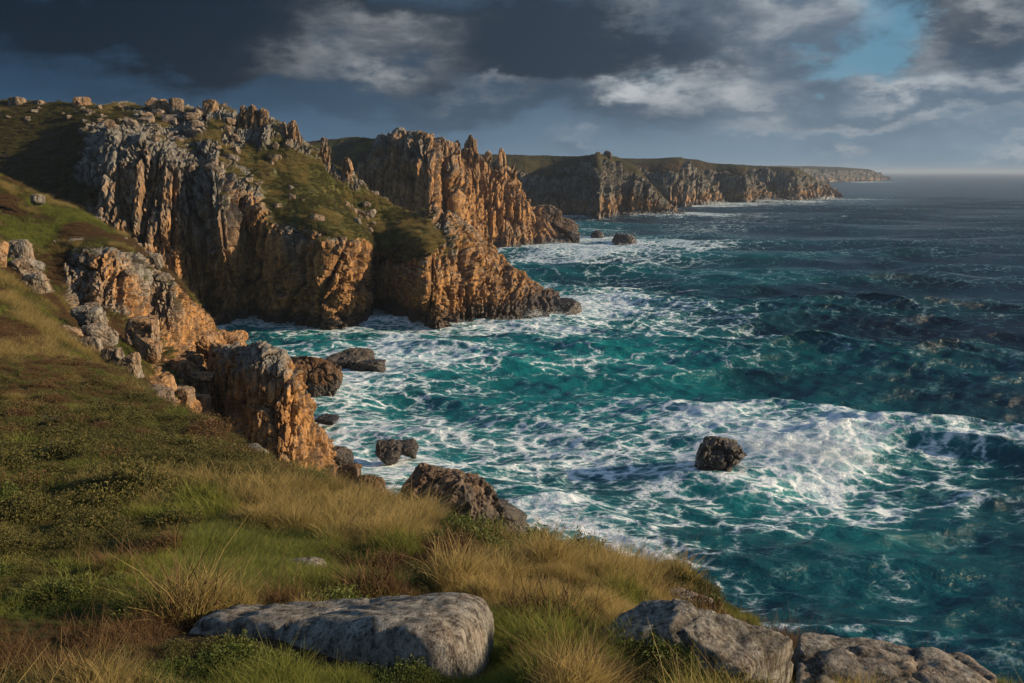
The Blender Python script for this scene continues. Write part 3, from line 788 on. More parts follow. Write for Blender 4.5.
slope_boulders(LANDALL[0], 18, (405, 208, 470, 240), 'pale rock on the low buttress top', 'rocks on the buttress top', .8, 2.2, 8, m_mid)
slope_boulders(LANDALL[7], 64, (140, 318, 246, 412), 'tan boulder in the gully below orange cliffs', 'boulders in the gully', .8, 3.4, 9, m_hill, 4, .7)
slope_boulders(LANDALL[7], 34, (4, 235, 175, 385), 'grey rock in the left hillside grass', 'rocks in the hillside grass', .4, 1.8, 10, m_hill, 4, .15)

# outcrops of the left hillside
OUT = [
 ((70, 302, 101, 327), 80, 'rounded pale grey boulder capping the hillside outcrop', .1, 4, .0), ((80, 322, 114, 343), 78, 'wide pale slab under the rounded cap boulder', .15, 4, .1),
 ((54, 334, 82, 361), 73, 'square pale block left of the split one, low in the outcrop', .2, 6, .0), ((80, 336, 100, 364), 72.5, 'upright pale block with a split beside the square block', .2, 6, .0),
 ((101, 344, 124, 372), 71, 'left grey block of the lowest pair in the outcrop', .3, 5, .05), ((117, 350, 141, 377), 70, 'right grey block of the lowest pair in the outcrop', .35, 5, .0),
 ((126, 315, 161, 345), 88, 'layered tan outcrop block right of the pale boulders', .5, 4, .0), ((137, 336, 160, 358), 84, 'tan block below the layered outcrop', .5, 4, .1),
 ((5, 240, 30, 262), 96, 'flat grey rock on top of the ledges at the left edge', .2, 5, .0), ((6, 258, 40, 276), 92, 'broken grey ledge in the left edge outcrop', .2, 4, .05), ((22, 272, 46, 291), 88, 'small grey ledge at the foot of the left edge outcrop', .2, 4, -.1),
 ((-14, 240, 6, 268), 90, 'rounded pinkish rock cut by the left edge', .6, 3, 0), ((138, 386, 176, 408), 64, 'pale wedge of rock low in the gully right of the outcrop', .4, 5, .12),
 ((66, 238, 84, 250), 108, 'small pale cap rock above the orange hillside cliff', .15, 4, .0), ((150, 253, 162, 266), 116, 'pale cap rock between the two orange hillside cliffs', .15, 4, .1),
 ((30, 194, 42, 203), 112, 'small lone pale boulder on the grass spur skyline', .1, 3, 0), ((190, 368, 212, 392), 100, 'brown boulder in the gully above the sea inlet', .7, 4, 0),
 ((168, 355, 192, 378), 100, 'brown block on the left side of the gully', .7, 4, .1), ((205, 345, 240, 372), 128, 'long brown slab leaning over the sea inlet', .8, 4, .25), ((182, 330, 212, 356), 122, 'brown block under the second orange cliff', .7, 4, -.1),
 ((210, 330, 246, 350), 150, 'low brown rocks end of the spur at the water', .8, 4, .1), ((160, 385, 190, 410), 84, 'tan block low in the gully beside the pale wedge', .6, 5, 0), ((196, 422, 214, 434), 40, 'small flat slab at the grass edge left of the orange buttress', .3, 4, 0),
]
for i, (bx, D, lab, wm, bxe, tl) in enumerate(OUT):
    rock('boulder', lab, 'boulder', bx, D, .9, 300 + i, 'boulders on the left hillside', warm=wm, sink=.3, sq=bxe, cuts=6, tilt=tl, sub=5, rough=.05)
tag(rock('boulder', 'flat grey slab lying in the heather of the left slope', 'boulder', (24, 415, 72, 428), 30, .8, 340, warm=.05, sink=1.6, sub=5, sq=3), 'flat grey slab lying in the heather of the left slope', 'boulder')

# small rocks under the grass edge, right of the buttress
SH = [((335, 462, 362, 492), 88, 'brown jagged rock under the orange buttress, above the grass edge', .9), ((350, 474, 384, 505), 82, 'brown broken rock in the middle of the shore rubble', .85), ((372, 488, 396, 508), 76, 'pale brown rubble rock right of the shore rubble', .5),
      ((384, 499, 410, 515), 70, 'pale stony block at the grass edge left of the ribbed rock', .2), ((408, 514, 446, 524), 50, 'low pale ledge at the grass edge before the ribbed rock', .3)]
for i, (bx, D, lab, wm) in enumerate(SH):
    rock('boulder', lab, 'boulder', bx, D, 1, 360 + i, 'rocks under the grass edge', warm=wm, sink=.5, sq=3, cuts=8, sub=5, rough=.14, mat=m_searock if wm > .7 else m_rock, wet=2 if wm > .7 else None)
rock('boulder', 'pale wet boulder at the water just beyond the leafy grass edge', 'boulder', (520, 534, 556, 552), 50, 1, 370, warm=.1, sink=.8, sq=2.6, sub=5, rough=.08, tilt=.2)
rock('boulder', 'low grey rock on the cliff edge beyond the golden grass', 'boulder', (606, 558, 652, 574), 17.5, .8, 371, warm=.3, sink=.6, sq=3, sub=5)

# orange jointed buttress
def buttress():
    c = []
    prof = [ # px top, py top, py mid, D front
     (214, 352, 400, 112, 1), (226, 351, 398, 104, 1), (236, 348, 400, 92, 0), (250, 347, 404, 88, 0), (268, 350, 408, 86, 0), (283, 357, 414, 85.5, 0), (292, 371, 424, 86, 0), (302, 391, 436, 88, 0), (314, 417, 452, 91, 0), (324, 442, 466, 95, 0), (331, 462, 478, 99, 0), (338, 476, 488, 103, 0)]
    for (px, pt, pm, D, s) in prof:
        zt = ray_pt(px, pt, D + 5)[2]
        c.append([(*Pz(px + 6, -3, D - 7), 0), (*Pz(px + 5, min(5, zt * .3), D - 5), 0), (*ray_pt(px + 3, (pm + 480) / 2, D - 2.6), 0), (*ray_pt(px + 1, pm, D - 1), 0), (*ray_pt(px, pt + (pm - pt) * .25, D + .6), 0),
                  (*ray_pt(px, pt, D + 4.5), 0), (*Pz(px, max(zt - 1.0, -2), D + 9), 0), (*Pz(px, max(zt * .45, -2.5), D + 14), 0), (*Pz(px, -3.5, D + 18), 0)])
    x = c[-1]; c.append([(a + 1.5, b + 2, min(zz, -1) - 2, v) for (a, b, zz, v) in x])
    x = c[0]; c.insert(0, [(a - 2.0, b + 2, min(zz, 3) - 4, v) for (a, b, zz, v) in x])
    o = landform('cliff_buttress', c, 0.13, [(2.1, 4.0, 1.2), (0.95, 3.2, .6), (.4, 2.2, .14)], 61, m_rock, uvj=1.2, kind=None, big=(6, .8), warm_lo=16, warm_hi=24, warm_bias=.1, wet_z=2.0, vegbump=.1)
    tag(o, 'tall orange granite buttress split into upright blocks beyond the grass edge', 'cliff buttress')
buttress()

# foreground boulders
m_fore = rock_mat('foreground_granite', 13.0, grey=((0.045, 0.042, 0.038), (0.42, 0.40, 0.36)), bump=1.0, bump_d=0.05, lichen=1.0)
def slab():
    """flat topped boulder low in the frame: a rounded block lying with the slope, its top falling away from the viewer"""
    if 6 not in ICO: ICO[6] = ico(6)
    v, f = ICO[6]
    v = v / (np.abs(v) ** 9).sum(1, keepdims=True) ** (1 / 9)
    S = np.array((1.07, 0.68, 0.95))
    P = v * S
    t = v[:, 0]
    P[:, 1] *= 0.72 + 0.28 * t
    P[:, 1] += np.where(v[:, 1] < 0, -0.10 * (1 + t), 0) * 0.6
    P[:, 2] += np.where(v[:, 2] > 0, -0.10 * (1 - t) * 0.9 * v[:, 2], 0)
    N = v / S; N /= np.linalg.norm(N, axis=1, keepdims=True)
    d = (fbm((P + 9) / np.array((.9, .9, .9)), 3, 18, .5) - .5) * .12
    d += (fbm(rot2(P + 9, .5) / np.array((.35, .09, .16)), 6, 8, .68) - .5) * .085
    _, cr = joints(P + 40, [(0.9, .8, 0.07)], 71, .5)
    d -= cr * 0.03
    P = P + N * d[:, None]
    P = rot2(P, R(-8), R(-1.5), R(-21))
    loc = np.array((-1.29, 5.03, 38.06))
    o = mesh_obj('boulder', P, f, m_fore, {'warm': 0.05 * np.ones(len(P)), 'wet': np.zeros(len(P)), 'crack': cr * .6}, smooth=True)
    o.location = loc
    tag(o, 'large flat topped lichen covered granite boulder in the grass, bottom centre', 'boulder')
slab()
FR = dict(mat=m_fore, sub=6, smooth=True)
rock('boulder', 'big sloping grey boulder at the bottom right of the grass', 'boulder', (600, 603, 812, 745), 5.9, .6, 402, warm=.05, sink=.3, sq=4, cuts=9, tilt=R(-14), layers=[(.9, .7, .05), (.25, .8, .02)], rough=.06, **FR)
rock('boulder', 'long low brown tinted boulder at the bottom right corner by the sea', 'boulder', (772, 648, 1062, 748), 6.3, .5, 403, warm=.12, sink=.3, sq=4, cuts=9, tilt=R(5), layers=[(.8, .7, .06), (.3, .8, .02)], rough=.05, **FR)
rock('boulder', 'flat mossy grey rock on the cliff edge above the sloping boulder', 'boulder', (660, 599, 722, 616), 10.6, .9, 404, warm=.2, sink=.8, sq=3, cuts=5, layers=[(.8, .7, .05), (.3, .8, .02)], **FR)
rock('boulder', 'low grey rock mostly buried in the grass beside the bright lawn', 'boulder', (246, 560, 322, 580), 9.0, .7, 405, warm=.05, sink=1.6, sq=2.6, cuts=4, tilt=R(-12), tb=R(-18), layers=[(.8, .7, .03), (.3, .8, .015)], **FR)

# ------------------------------------------------------------------ sea
def build_sea():
    def axis(a, b, step, lo, hi, g=1.045):
        core = list(np.arange(a, b, step)); s = step; x = core[-1]; up = []
        while x < hi: s *= g; x += s; up.append(x)
        s = step; x = core[0]; dn = []
        while x > lo: s *= g; x -= s; dn.append(x)
        return np.array(dn[::-1] + core + up)
    xs = axis(-90, 125, 0.42, -12000, 22000, 1.035); ys = axis(62, 270, 0.42, -60, 24000, 1.02)
    X, Y = np.meshgrid(xs, ys); P = np.stack([X, Y, np.zeros_like(X)], -1).reshape(-1, 3)
    dx = np.gradient(xs); dy = np.gradient(ys)
    SP = np.maximum(*np.meshgrid(dx, dy)).ravel()
    px, py, dep = project(P)
    rs = np.random.RandomState(5)
    Z = np.zeros(len(P)); HX = np.zeros(len(P)); HY = np.zeros(len(P))
    swell = math.atan2(-1.0, -0.12)
    for k in range(56):
        L = 2.2 * (1.075 ** k) if k < 50 else 70 + 15 * (k - 50)
        spread = 1.1 * (1 - k / 70)
        a = swell + rs.normal() * spread * 0.6
        amp = 0.0155 * L ** 0.88 * (0.6 + 0.8 * rs.rand())
        kx, ky = math.cos(a) * 2 * math.pi / L, math.sin(a) * 2 * math.pi / L
        ph = kx * P[:, 0] + ky * P[:, 1] + rs.rand() * 6.283
        fade = np.clip((L / SP - 3.0) / 3.0, 0, 1) * amp
        env = 1.0
        Z += fade * np.cos(ph) * env
        HX -= fade * math.cos(a) * np.sin(ph) * 0.85; HY -= fade * math.sin(a) * np.sin(ph) * 0.85
    # breakers and swirls, laid out round the rocks and shores they belong to (centre px, py, half sizes, foam, lift)
    spots = [(838, 452, 58, 30, 1.12, 1.9), (775, 448, 60, 26, 1.05, 1.0), (700, 425, 75, 20, .75, .5), (680, 470, 60, 22, .55, 0), (930, 440, 60, 18, .55, .4), (990, 455, 70, 22, .45, .2), (880, 490, 55, 12, .6, .2),
             (640, 405, 70, 14, .5, 0), (720, 400, 70, 10, .5, 0), (600, 305, 60, 14, .8, .8), (640, 312, 70, 9, .75, .3), (690, 318, 50, 8, .5, .2), (560, 325, 45, 10, .8, .3), (500, 328, 60, 8, .7, .1), (430, 332, 60, 7, .6, 0), (620, 340, 90, 6, .5, .2),
             (300, 332, 70, 6, .55, 0), (560, 340, 60, 12, .45, .2), (600, 252, 80, 8, .95, 1.0), (670, 248, 60, 6, .9, .8), (540, 262, 40, 8, .9, .4), (640, 262, 50, 5, .4, 0), (620, 285, 60, 7, .35, .2), (700, 232, 40, 5, .3, 0),
             (350, 395, 55, 30, .8, .2), (400, 352, 40, 18, .7, .2), (440, 362, 60, 12, .6, .1), (390, 425, 60, 16, .6, 0), (345, 430, 30, 20, .9, 0), (470, 385, 40, 12, .35, 0), (465, 450, 70, 25, .45, 0),
             (540, 500, 60, 26, .75, .1), (600, 530, 60, 26, .6, 0), (570, 460, 90, 40, .52, 0), (500, 420, 90, 30, .40, 0), (620, 560, 70, 40, .55, 0), (640, 440, 80, 26, .52, 0), (430, 400, 60, 30, .42, 0), (700, 540, 60, 26, .36, 0), (620, 372, 120, 10, .34, 0), (760, 500, 80, 16, .40, 0), (640, 540, 50, 26, .6, 0), (700, 585, 45, 22, .7, 0), (740, 625, 45, 20, .65, 0), (650, 500, 60, 20, .35, 0), (560, 420, 80, 20, .4, 0), (890, 590, 18, 35, .45, 0), (800, 640, 70, 20, .3, 0),
             (780, 340, 60, 8, .35, .2), (730, 345, 40, 7, .4, .3), (640, 214, 60, 2.6, 1.0, 1), (700, 216, 55, 2.2, .8, 0), (590, 217, 30, 2.5, .6, 0), (690, 206, 60, 1.8, .9, 0), (760, 204, 60, 1.6, .6, 0), (850, 199.5, 45, 1.0, .8, 0), (790, 202, 60, 1.2, .5, 0), (720, 222, 40, 1.6, .4, 0), (870, 182, 20, .8, .7, 0), (850, 335, 60, 6, .25, .2), (960, 480, 70, 30, .3, 0)]
    foam = np.zeros(len(P)); lift = np.zeros(len(P))
    vis = (P[:, 1] > 50) & (px > -300) & (px < 1400)
    pv, qv = px[vis], py[vis]
    w1 = (fbm(P[vis] / 14.0, 3, 5) - .5); w2 = (fbm(P[vis] / 14.0, 3, 9) - .5)
    f_, l_ = np.zeros(len(pv)), np.zeros(len(pv))
    for (cx, cy, rx, ry, k, lf) in spots:
        g = np.exp(-(((pv - cx) / rx + w1 * 1.2) ** 2 + ((qv - cy) / ry + w2 * 1.2) ** 2))
        f_ = np.maximum(f_, g * k) + 0.22 * g * k; l_ += g * lf
    foam[vis] = f_; lift[vis] = l_
    # distance to the shores
    cp = []
    for (Pg, Ng, Vg) in LANDALL:
        q = Pg.reshape(-1, 3); m = (np.abs(q[:, 2]) < 0.6) & (q[:, 1] > 55)
        cp.append(q[m][::11, :2])
    for (x, y, w) in ROCKPTS:
        a = np.linspace(0, 6.28, 12); cp.append(np.stack([x + np.cos(a) * w * .5, y + np.sin(a) * w * .45], 1))
    cp = np.concatenate(cp)
    gx = np.arange(-160, 220, 2.5); gy = np.arange(55, 640, 2.5)
    GX, GY = np.meshgrid(gx, gy); gp = np.stack([GX.ravel(), GY.ravel()], 1); dist = np.empty(len(gp))
    for i in range(0, len(gp), 2000):
        dist[i:i + 2000] = np.sqrt(((gp[i:i + 2000, None] - cp[None]) ** 2).sum(-1).min(1))
    dist = dist.reshape(GX.shape)
    fx = np.clip((P[:, 0] - gx[0]) / 2.5, 0, len(gx) - 1.001); fy = np.clip((P[:, 1] - gy[0]) / 2.5, 0, len(gy) - 1.001)
    ix, iy = fx.astype(int), fy.astype(int); tx, ty = fx - ix, fy - iy
    dd = (dist[iy, ix] * (1 - tx) + dist[iy, ix + 1] * tx) * (1 - ty) + (dist[iy + 1, ix] * (1 - tx) + dist[iy + 1, ix + 1] * tx) * ty
    inside = (P[:, 1] < 640) & (P[:, 1] > 55) & (P[:, 0] > -160) & (P[:, 0] < 220)
    dd = np.where(inside, dd, 400)
    sc = 1 + np.clip(P[:, 1] - 200, 0, 400) / 200
    n7 = fbm(P / 9.0, 3, 77)
    foam = np.maximum(foam, np.exp(-np.maximum(dd - 1.5, 0) / (5.0 * sc * (0.4 + 1.6 * n7))) * .95)
    foam = foam + 0.10 * sst(Z, 0.25, 0.9)
    foam *= 0.60 + 0.70 * n7 + .35 * (sst(fbm(P / 24.0, 2, 88), .35, .65) - .5) * (dd > 6)
    # aerated, turquoise water
    aer = 0.7 * np.exp(-dd / 38.0)
    for (cx, cy, rx, ry, k) in [(560, 400, 210, 70, .75), (620, 330, 170, 40, .5), (470, 480, 140, 80, .6), (700, 270, 150, 25, .35), (800, 450, 130, 30, .4), (610, 520, 110, 50, .45), (700, 590, 60, 50, .2), (780, 350, 90, 20, .35)]:
        aer = np.maximum(aer, k * np.exp(-(((px - cx) / rx) ** 2 + ((py - cy) / ry) ** 2)) * vis)
    aer = np.clip(aer * (0.55 + 0.9 * fbm(P / 22.0, 4, 15)) + 0.16 * sst(Z, 0.0, 0.9) * (dd < 300), 0, 1)
    damp = 1 - 0.6 * np.exp(-dd / 8.0)
    P2 = P.copy(); P2[:, 0] += HX * damp; P2[:, 1] += HY * damp
    P2[:, 2] = Z * damp + lift * 0.45 + lift * (fbm(P / 3.5, 5, 3, .62) - .5) * 0.75 * (SP < .8) + np.clip(foam, 0, 1) * (fbm(P / 1.3, 3, 31) - .5) * 0.35 * (SP < .8)
    o = mesh_obj('sea', P2, grid_faces(len(ys), len(xs)), m_sea, {'foam': foam, 'aer': aer, 'height': Z}, smooth=True)
    o['kind'] = 'structure'

def sea_material():
    m, T, b = new_mat('sea_water')
    geo = T.node('ShaderNodeNewGeometry'); pos = geo.outputs['Position']
    p = T.vm('MULTIPLY', pos, (0.66, 1.2, 1.0))
    foam, aer = T.attr('foam'), T.attr('aer')
    def lace(scale, width, warp, ws):
        wc = T.noise(p, ws, 3, .55, 0.0, out=1)
        wv = T.vm('SCALE', T.vm('SUBTRACT', wc, (.5, .5, .5))); wv.node.inputs[3].default_value = warp
        q = T.vm('ADD', p, wv)
        n = T.node('ShaderNodeTexVoronoi', feature='DISTANCE_TO_EDGE'); T.put(n.inputs['Vector'], q); n.inputs['Scale'].default_value = scale
        return T.sstep(n.outputs['Distance'], 0.0, width, 1.0, 0.0)
    r1 = lace(0.17, .22, 9.0, .09); r2 = lace(0.48, .26, 4.0, .25); r4 = lace(1.3, .30, 1.6, .6)
    r3 = T.noise(p, 1.3, 8, .68, .3)
    cl = T.noise(p, 0.10, 5, .6, .6)
    pat = T.m('ADD', T.m('ADD', T.m('MULTIPLY', r1, .22), T.m('ADD', T.m('MULTIPLY', r2, .20), T.m('MULTIPLY', r4, .10))), T.m('ADD', T.m('MULTIPLY', r3, .34), T.m('MULTIPLY', cl, .42)))
    thr = T.m('SUBTRACT', 0.955, T.m('MULTIPLY', foam, .50))
    mask = T.sstep(T.m('SUBTRACT', pat, thr), -0.10, 0.19)
    mask = T.m('MULTIPLY', mask, T.sstep(foam, 0.02, 0.2))
    caps = T.noise(T.vm('MULTIPLY', pos, (.035, .09, .1)), 1.0, 7, .66, .3)
    mask = T.m('MAXIMUM', mask, T.m('MULTIPLY', T.sstep(caps, .665, .71), .55))
    # thin old foam veil
    veil = T.m('MULTIPLY', T.sstep(T.m('SUBTRACT', pat, T.m('SUBTRACT', 0.78, T.m('MULTIPLY', foam, .6))), -0.05, 0.3), 0.36)
    deep = T.mix(T.sstep(T.noise(pos, .03, 4, .5), .35, .65), (0.0015, 0.014, 0.032), (0.002, 0.030, 0.050))
    teal = (0.004, 0.165, 0.175)
    body = T.mix(T.sstep(aer, 0.05, 0.85), deep, teal)
    col = T.mix(veil, body, (0.20, 0.46, 0.50))
    fcol = T.mix(T.sstep(T.m('ADD', T.m('MULTIPLY', r3, .6), T.m('MULTIPLY', r2, .25)), .30, .62), (0.34, 0.50, 0.55), (0.84, 0.88, 0.90))
    col = T.mix(mask, col, fcol)
    T.put(b.inputs['Base Color'], col)
    T.put(b.inputs['Roughness'], T.fmix(mask, 0.20, 0.8))
    T.put(b.inputs['Specular IOR Level'], T.fmix(mask, 0.36, 0.1))
    b.inputs['IOR'].default_value = 1.333
    camd = T.vm('LENGTH', pos, None, out=1)
    near = T.sstep(camd, 150, 900, 1.0, 0.0)
    h = T.m('ADD', T.m('MULTIPLY', T.noise(p, .75, 5, .62, .3), T.m('ADD', T.m('MULTIPLY', near, .55), 0.10)), T.m('MULTIPLY', T.noise(T.vm('MULTIPLY', pos, (.06, .16, .1)), 1.0, 8, .68, .2), 1.8))
    h = T.m('ADD', h, T.m('MULTIPLY', mask, 0.12))
    far = T.sstep(camd, 200, 1200)
    h = T.m('ADD', h, T.m('MULTIPLY', T.m('MULTIPLY', T.noise(T.vm('MULTIPLY', pos, (.022, .035, .1)), 1.0, 9, .74, .2), 16.0), far))
    bn = T.node('ShaderNodeBump'); bn.inputs['Strength'].default_value = .85; bn.inputs['Distance'].default_value = 0.9
    T.put(bn.inputs['Height'], h); T.l.new(bn.outputs[0], b.inputs['Normal'])
    return m
m_sea = sea_material()

# ------------------------------------------------------------------ vegetation
def veg_mat(name, c_lo, c_hi, tipc, rough=.7, trans=.25):
    m, T, b = new_mat(name)
    info = T.node('ShaderNodeObjectInfo')
    tone = T.attr('tone'); tip = T.attr('tip')
    n = T.noise(info.outputs['Location'], 0.35, 3, .6)
    r = T.m('ADD', T.m('MULTIPLY', tone, .45), T.m('ADD', T.m('MULTIPLY', info.outputs['Random'], .3), T.m('MULTIPLY', T.sstep(n, .3, .7), .3)), clamp=True)
    col = T.mix(r, c_lo, c_hi)
    col = T.mix(T.m('MULTIPLY', tip, T.m('ADD', .35, T.m('MULTIPLY', r, .6))), col, tipc)
    T.put(b.inputs['Base Color'], col); b.inputs['Roughness'].default_value = rough
    b.inputs['Specular IOR Level'].default_value = .25
    tr = T.node('ShaderNodeBsdfTranslucent'); T.put(tr.inputs[0], col)
    mx = T.node('ShaderNodeMixShader'); mx.inputs[0].default_value = trans
    out = [x for x in T.n if x.type == 'OUTPUT_MATERIAL'][0]
    T.l.new(b.outputs[0], mx.inputs[1]); T.l.new(tr.outputs[0], mx.inputs[2]); T.l.new(mx.outputs[0], out.inputs[0])
    return m
mg_green = veg_mat('grass_green', (0.038, 0.078, 0.012), (0.150, 0.185, 0.028), (0.42, 0.37, 0.09), trans=.45)
mg_gold = veg_mat('grass_dry', (0.050, 0.062, 0.014), (0.21, 0.165, 0.045), (0.78, 0.56, 0.23), trans=.5)
mg_heath = veg_mat('heather_leaves', (0.016, 0.024, 0.007), (0.088, 0.088, 0.022), (0.19, 0.15, 0.045), trans=.2)
mg_brown = veg_mat('dead_heather', (0.032, 0.020, 0.010), (0.105, 0.060, 0.026), (0.22, 0.13, 0.055), trans=.2)
mg_leaf = veg_mat('gorse_leaves', (0.018, 0.036, 0.007), (0.070, 0.100, 0.018), (0.17, 0.18, 0.045), trans=.25)

def blades(n, rad, h, width, seed, lean=(0.25, 0.1), spread=.35, seg=3, hvar=.4):
    rs = np.random.RandomState(seed); V = []; F = []; tone = []; tip = []
    for i in range(n):
        a = rs.rand() * 6.283; r = rad * math.sqrt(rs.rand()); bx, by = r * math.cos(a), r * math.sin(a)
        hh = h * (1 - hvar + 2 * hvar * rs.rand()) * (1 - .35 * (r / rad) ** 2)
        az = rs.rand() * 6.283; out = spread * (0.3 + rs.rand()) * hh
        lx = math.cos(az) * out + lean[0] * hh + bx * .5; ly = math.sin(az) * out + lean[1] * hh + by * .5
        wa = rs.rand() * 3.1416; wx, wy = math.cos(wa) * width / 2, math.sin(wa) * width / 2
        b0 = len(V); tn = rs.rand()
        for s in range(seg + 1):
            t = s / seg; q = t ** 1.8; k = 1 - t * .92
            x, y, z = bx + lx * q, by + ly * q, hh * (t - .18 * q)
            V += [(x - wx * k, y - wy * k, z), (x + wx * k, y + wy * k, z)]; tone += [tn, tn]; tip += [t * t, t * t]
        for s in range(seg):
            j = b0 + 2 * s; F.append((j, j + 1, j + 3, j + 2))
    return np.array(V), np.array(F), np.array(tone), np.array(tip)

def leaves(n, rad, h, size, seed, stem=True, flat=.6):
    rs = np.random.RandomState(seed); V = []; F = []; tone = []; tip = []
    for i in range(n):
        d = rs.normal(size=3); d[2] = abs(d[2]); d /= np.linalg.norm(d)
        k = 0.45 + 0.6 * rs.rand() ** .5
        bump = 0.75 + 0.4 * math.sin(d[0] * 5 + seed) * math.cos(d[1] * 6 + seed * 2)
        c = d * np.array((rad, rad, h)) * k * bump
        u = rs.normal(size=3) + d * .8; u /= np.linalg.norm(u); w = np.cross(u, rs.normal(size=3)); w /= np.linalg.norm(w)
        s = size * (.6 + .8 * rs.rand()); b0 = len(V); tn = rs.rand()
        V += [tuple(c - u * s), tuple(c + w * s * .32), tuple(c + u * s), tuple(c - w * s * .32)]
        tone += [tn] * 4; tp = max(0, (k - .7) * 2.2) * (.4 + .6 * d[2]); tip += [tp] * 4
        F.append((b0, b0 + 1, b0 + 2, b0 + 3))
    return np.array(V), np.array(F), np.array(tone), np.array(tip)

def proto(kind, mat, data, coll):
    V, F, tn, tp = data
    o = mesh_obj(kind, V, F, mat, {'tone': tn, 'tip': tp}, smooth=False, link=False)
    coll.objects.link(o)
    return o

def scatter(name, protos_coll, P, rotz, scl, label, cat, idx=None, tilt=None):
    me = bpy.data.meshes.new(name); me.vertices.add(len(P)); me.vertices.foreach_set('co', np.asarray(P, np.float32).ravel())
    rt = np.zeros((len(P), 3), np.float32); rt[:, 2] = rotz
    if tilt is not None: rt[:, :2] = tilt
    a = me.attributes.new('rot', 'FLOAT_VECTOR', 'POINT'); a.data.foreach_set('vector', rt.ravel())
    sc_ = np.asarray(scl, np.float32)
    if sc_.ndim == 1: sc_ = np.repeat(sc_[:, None], 3, 1)
    a = me.attributes.new('scl', 'FLOAT_VECTOR', 'POINT'); a.data.foreach_set('vector', sc_.ravel())
    a = me.attributes.new('idx', 'INT', 'POINT'); a.data.foreach_set('value', np.asarray(idx if idx is not None else np.arange(len(P)) % 7, np.int32))
    o = bpy.data.objects.new(name, me); C.objects.link(o)
    ng = bpy.data.node_groups.new(name, 'GeometryNodeTree')
    ng.interface.new_socket('Geometry', in_out='INPUT', socket_type='NodeSocketGeometry')
    ng.interface.new_socket('Geometry', in_out='OUTPUT', socket_type='NodeSocketGeometry')
    gi = ng.nodes.new('NodeGroupInput'); go = ng.nodes.new('NodeGroupOutput')
    ip = ng.nodes.new('GeometryNodeInstanceOnPoints'); ci = ng.nodes.new('GeometryNodeCollectionInfo')
    ci.inputs['Collection'].default_value = protos_coll; ci.inputs['Separate Children'].default_value = True; ci.inputs['Reset Children'].default_value = True
    def na(nm, tp):
        n = ng.nodes.new('GeometryNodeInputNamedAttribute'); n.data_type = tp; n.inputs['Name'].default_value = nm
        return n.outputs['Attribute']
    L = ng.links
    L.new(gi.outputs[0], ip.inputs['Points']); L.new(ci.outputs[0], ip.inputs['Instance'])
    ip.inputs['Pick Instance'].default_value = True
    L.new(na('idx', 'INT'), ip.inputs['Instance Index'])
    L.new(na('rot', 'FLOAT_VECTOR'), ip.inputs['Rotation']); L.new(na('scl', 'FLOAT_VECTOR'), ip.inputs['Scale'])
    L.new(ip.outputs[0], go.inputs[0])
    md = o.modifiers.new('scatter', 'NODES'); md.node_group = ng
    tag(o, label, cat, None, 'stuff')
    return o

def coll_of(name, lst):
    c = bpy.data.collections.new(name)
    for i, (m, d) in enumerate(lst): proto(name, m, d, c)
    return c
LEAN = (0.22, 0.08)
c_green = coll_of('grass_tuft', [(mg_green, blades(50, .16, .30, .008, 1 + i, (.1, .03), spread=.55, hvar=.5)) for i in range(4)])
c_lawn = coll_of('lawn_tuft', [(mg_green, blades(60, .20, .085, .006, 21 + i, LEAN, seg=2)) for i in range(3)])
c_gold = coll_of('dry_grass_tuft', [(mg_gold, blades(52, .15, .42, .0095, 41 + i, (.16, .04), spread=.5, hvar=.55)) for i in range(4)])
c_heath = coll_of('heather_clump', [(mg_heath, leaves(600, .24, .19, .014, 61 + i)) for i in range(4)])
c_brown = coll_of('dead_heather_clump', [(mg_brown, leaves(520, .22, .19, .014, 81 + i)) for i in range(3)])
c_stem = coll_of('dead_stems', [(mg_brown, blades(34, .24, .46, .009, 95 + i, (.08, .02), spread=.6, hvar=.6)) for i in range(3)])
c_leaf = coll_of('gorse_clump', [(mg_leaf, leaves(600, .22, .22, .016, 111 + i)) for i in range(4)])

def surf_points(name, n, dens, seed):
    Pg, Ng, Vg = name if isinstance(name, tuple) else LAND[name]
    rs = np.random.RandomState(seed)
    a = Pg[:-1, :-1]; b = Pg[:-1, 1:]; c = Pg[1:, :-1]
    area = np.linalg.norm(np.cross(b - a, c - a), axis=-1).ravel()
    ctr = Pg[:-1, :-1].reshape(-1, 3)
    px, py, dep = project(ctr); v = Vg[:-1, :-1].ravel()
    w = area * dens(ctr, px, py, dep) * (v > .5) * (dep > .6)
    w /= w.sum()
    i = rs.choice(len(w), n, p=w)
    iy, ix = i // (Pg.shape[1] - 1), i % (Pg.shape[1] - 1)
    s, t = rs.rand(n, 1), rs.rand(n, 1)
    q = (Pg[iy, ix] * (1 - s) + Pg[iy, ix + 1] * s) * (1 - t) + (Pg[iy + 1, ix] * (1 - s) + Pg[iy + 1, ix + 1] * s) * t
    return q, rs

def near_dens(c, px, py, dep):
    inf = (px > -160) & (px < 1184) & (py < 900)
    return np.where(inf, 1.0, 0.06) / np.maximum(dep, 3.5) ** 1.35

def gz(px, py, L):
    r = np.zeros(len(px))
    for (cx, cy, rx, ry, k) in L:
        r = r + k * np.exp(-(((px - cx) / rx) ** 2 + ((py - cy) / ry) ** 2))
    return r

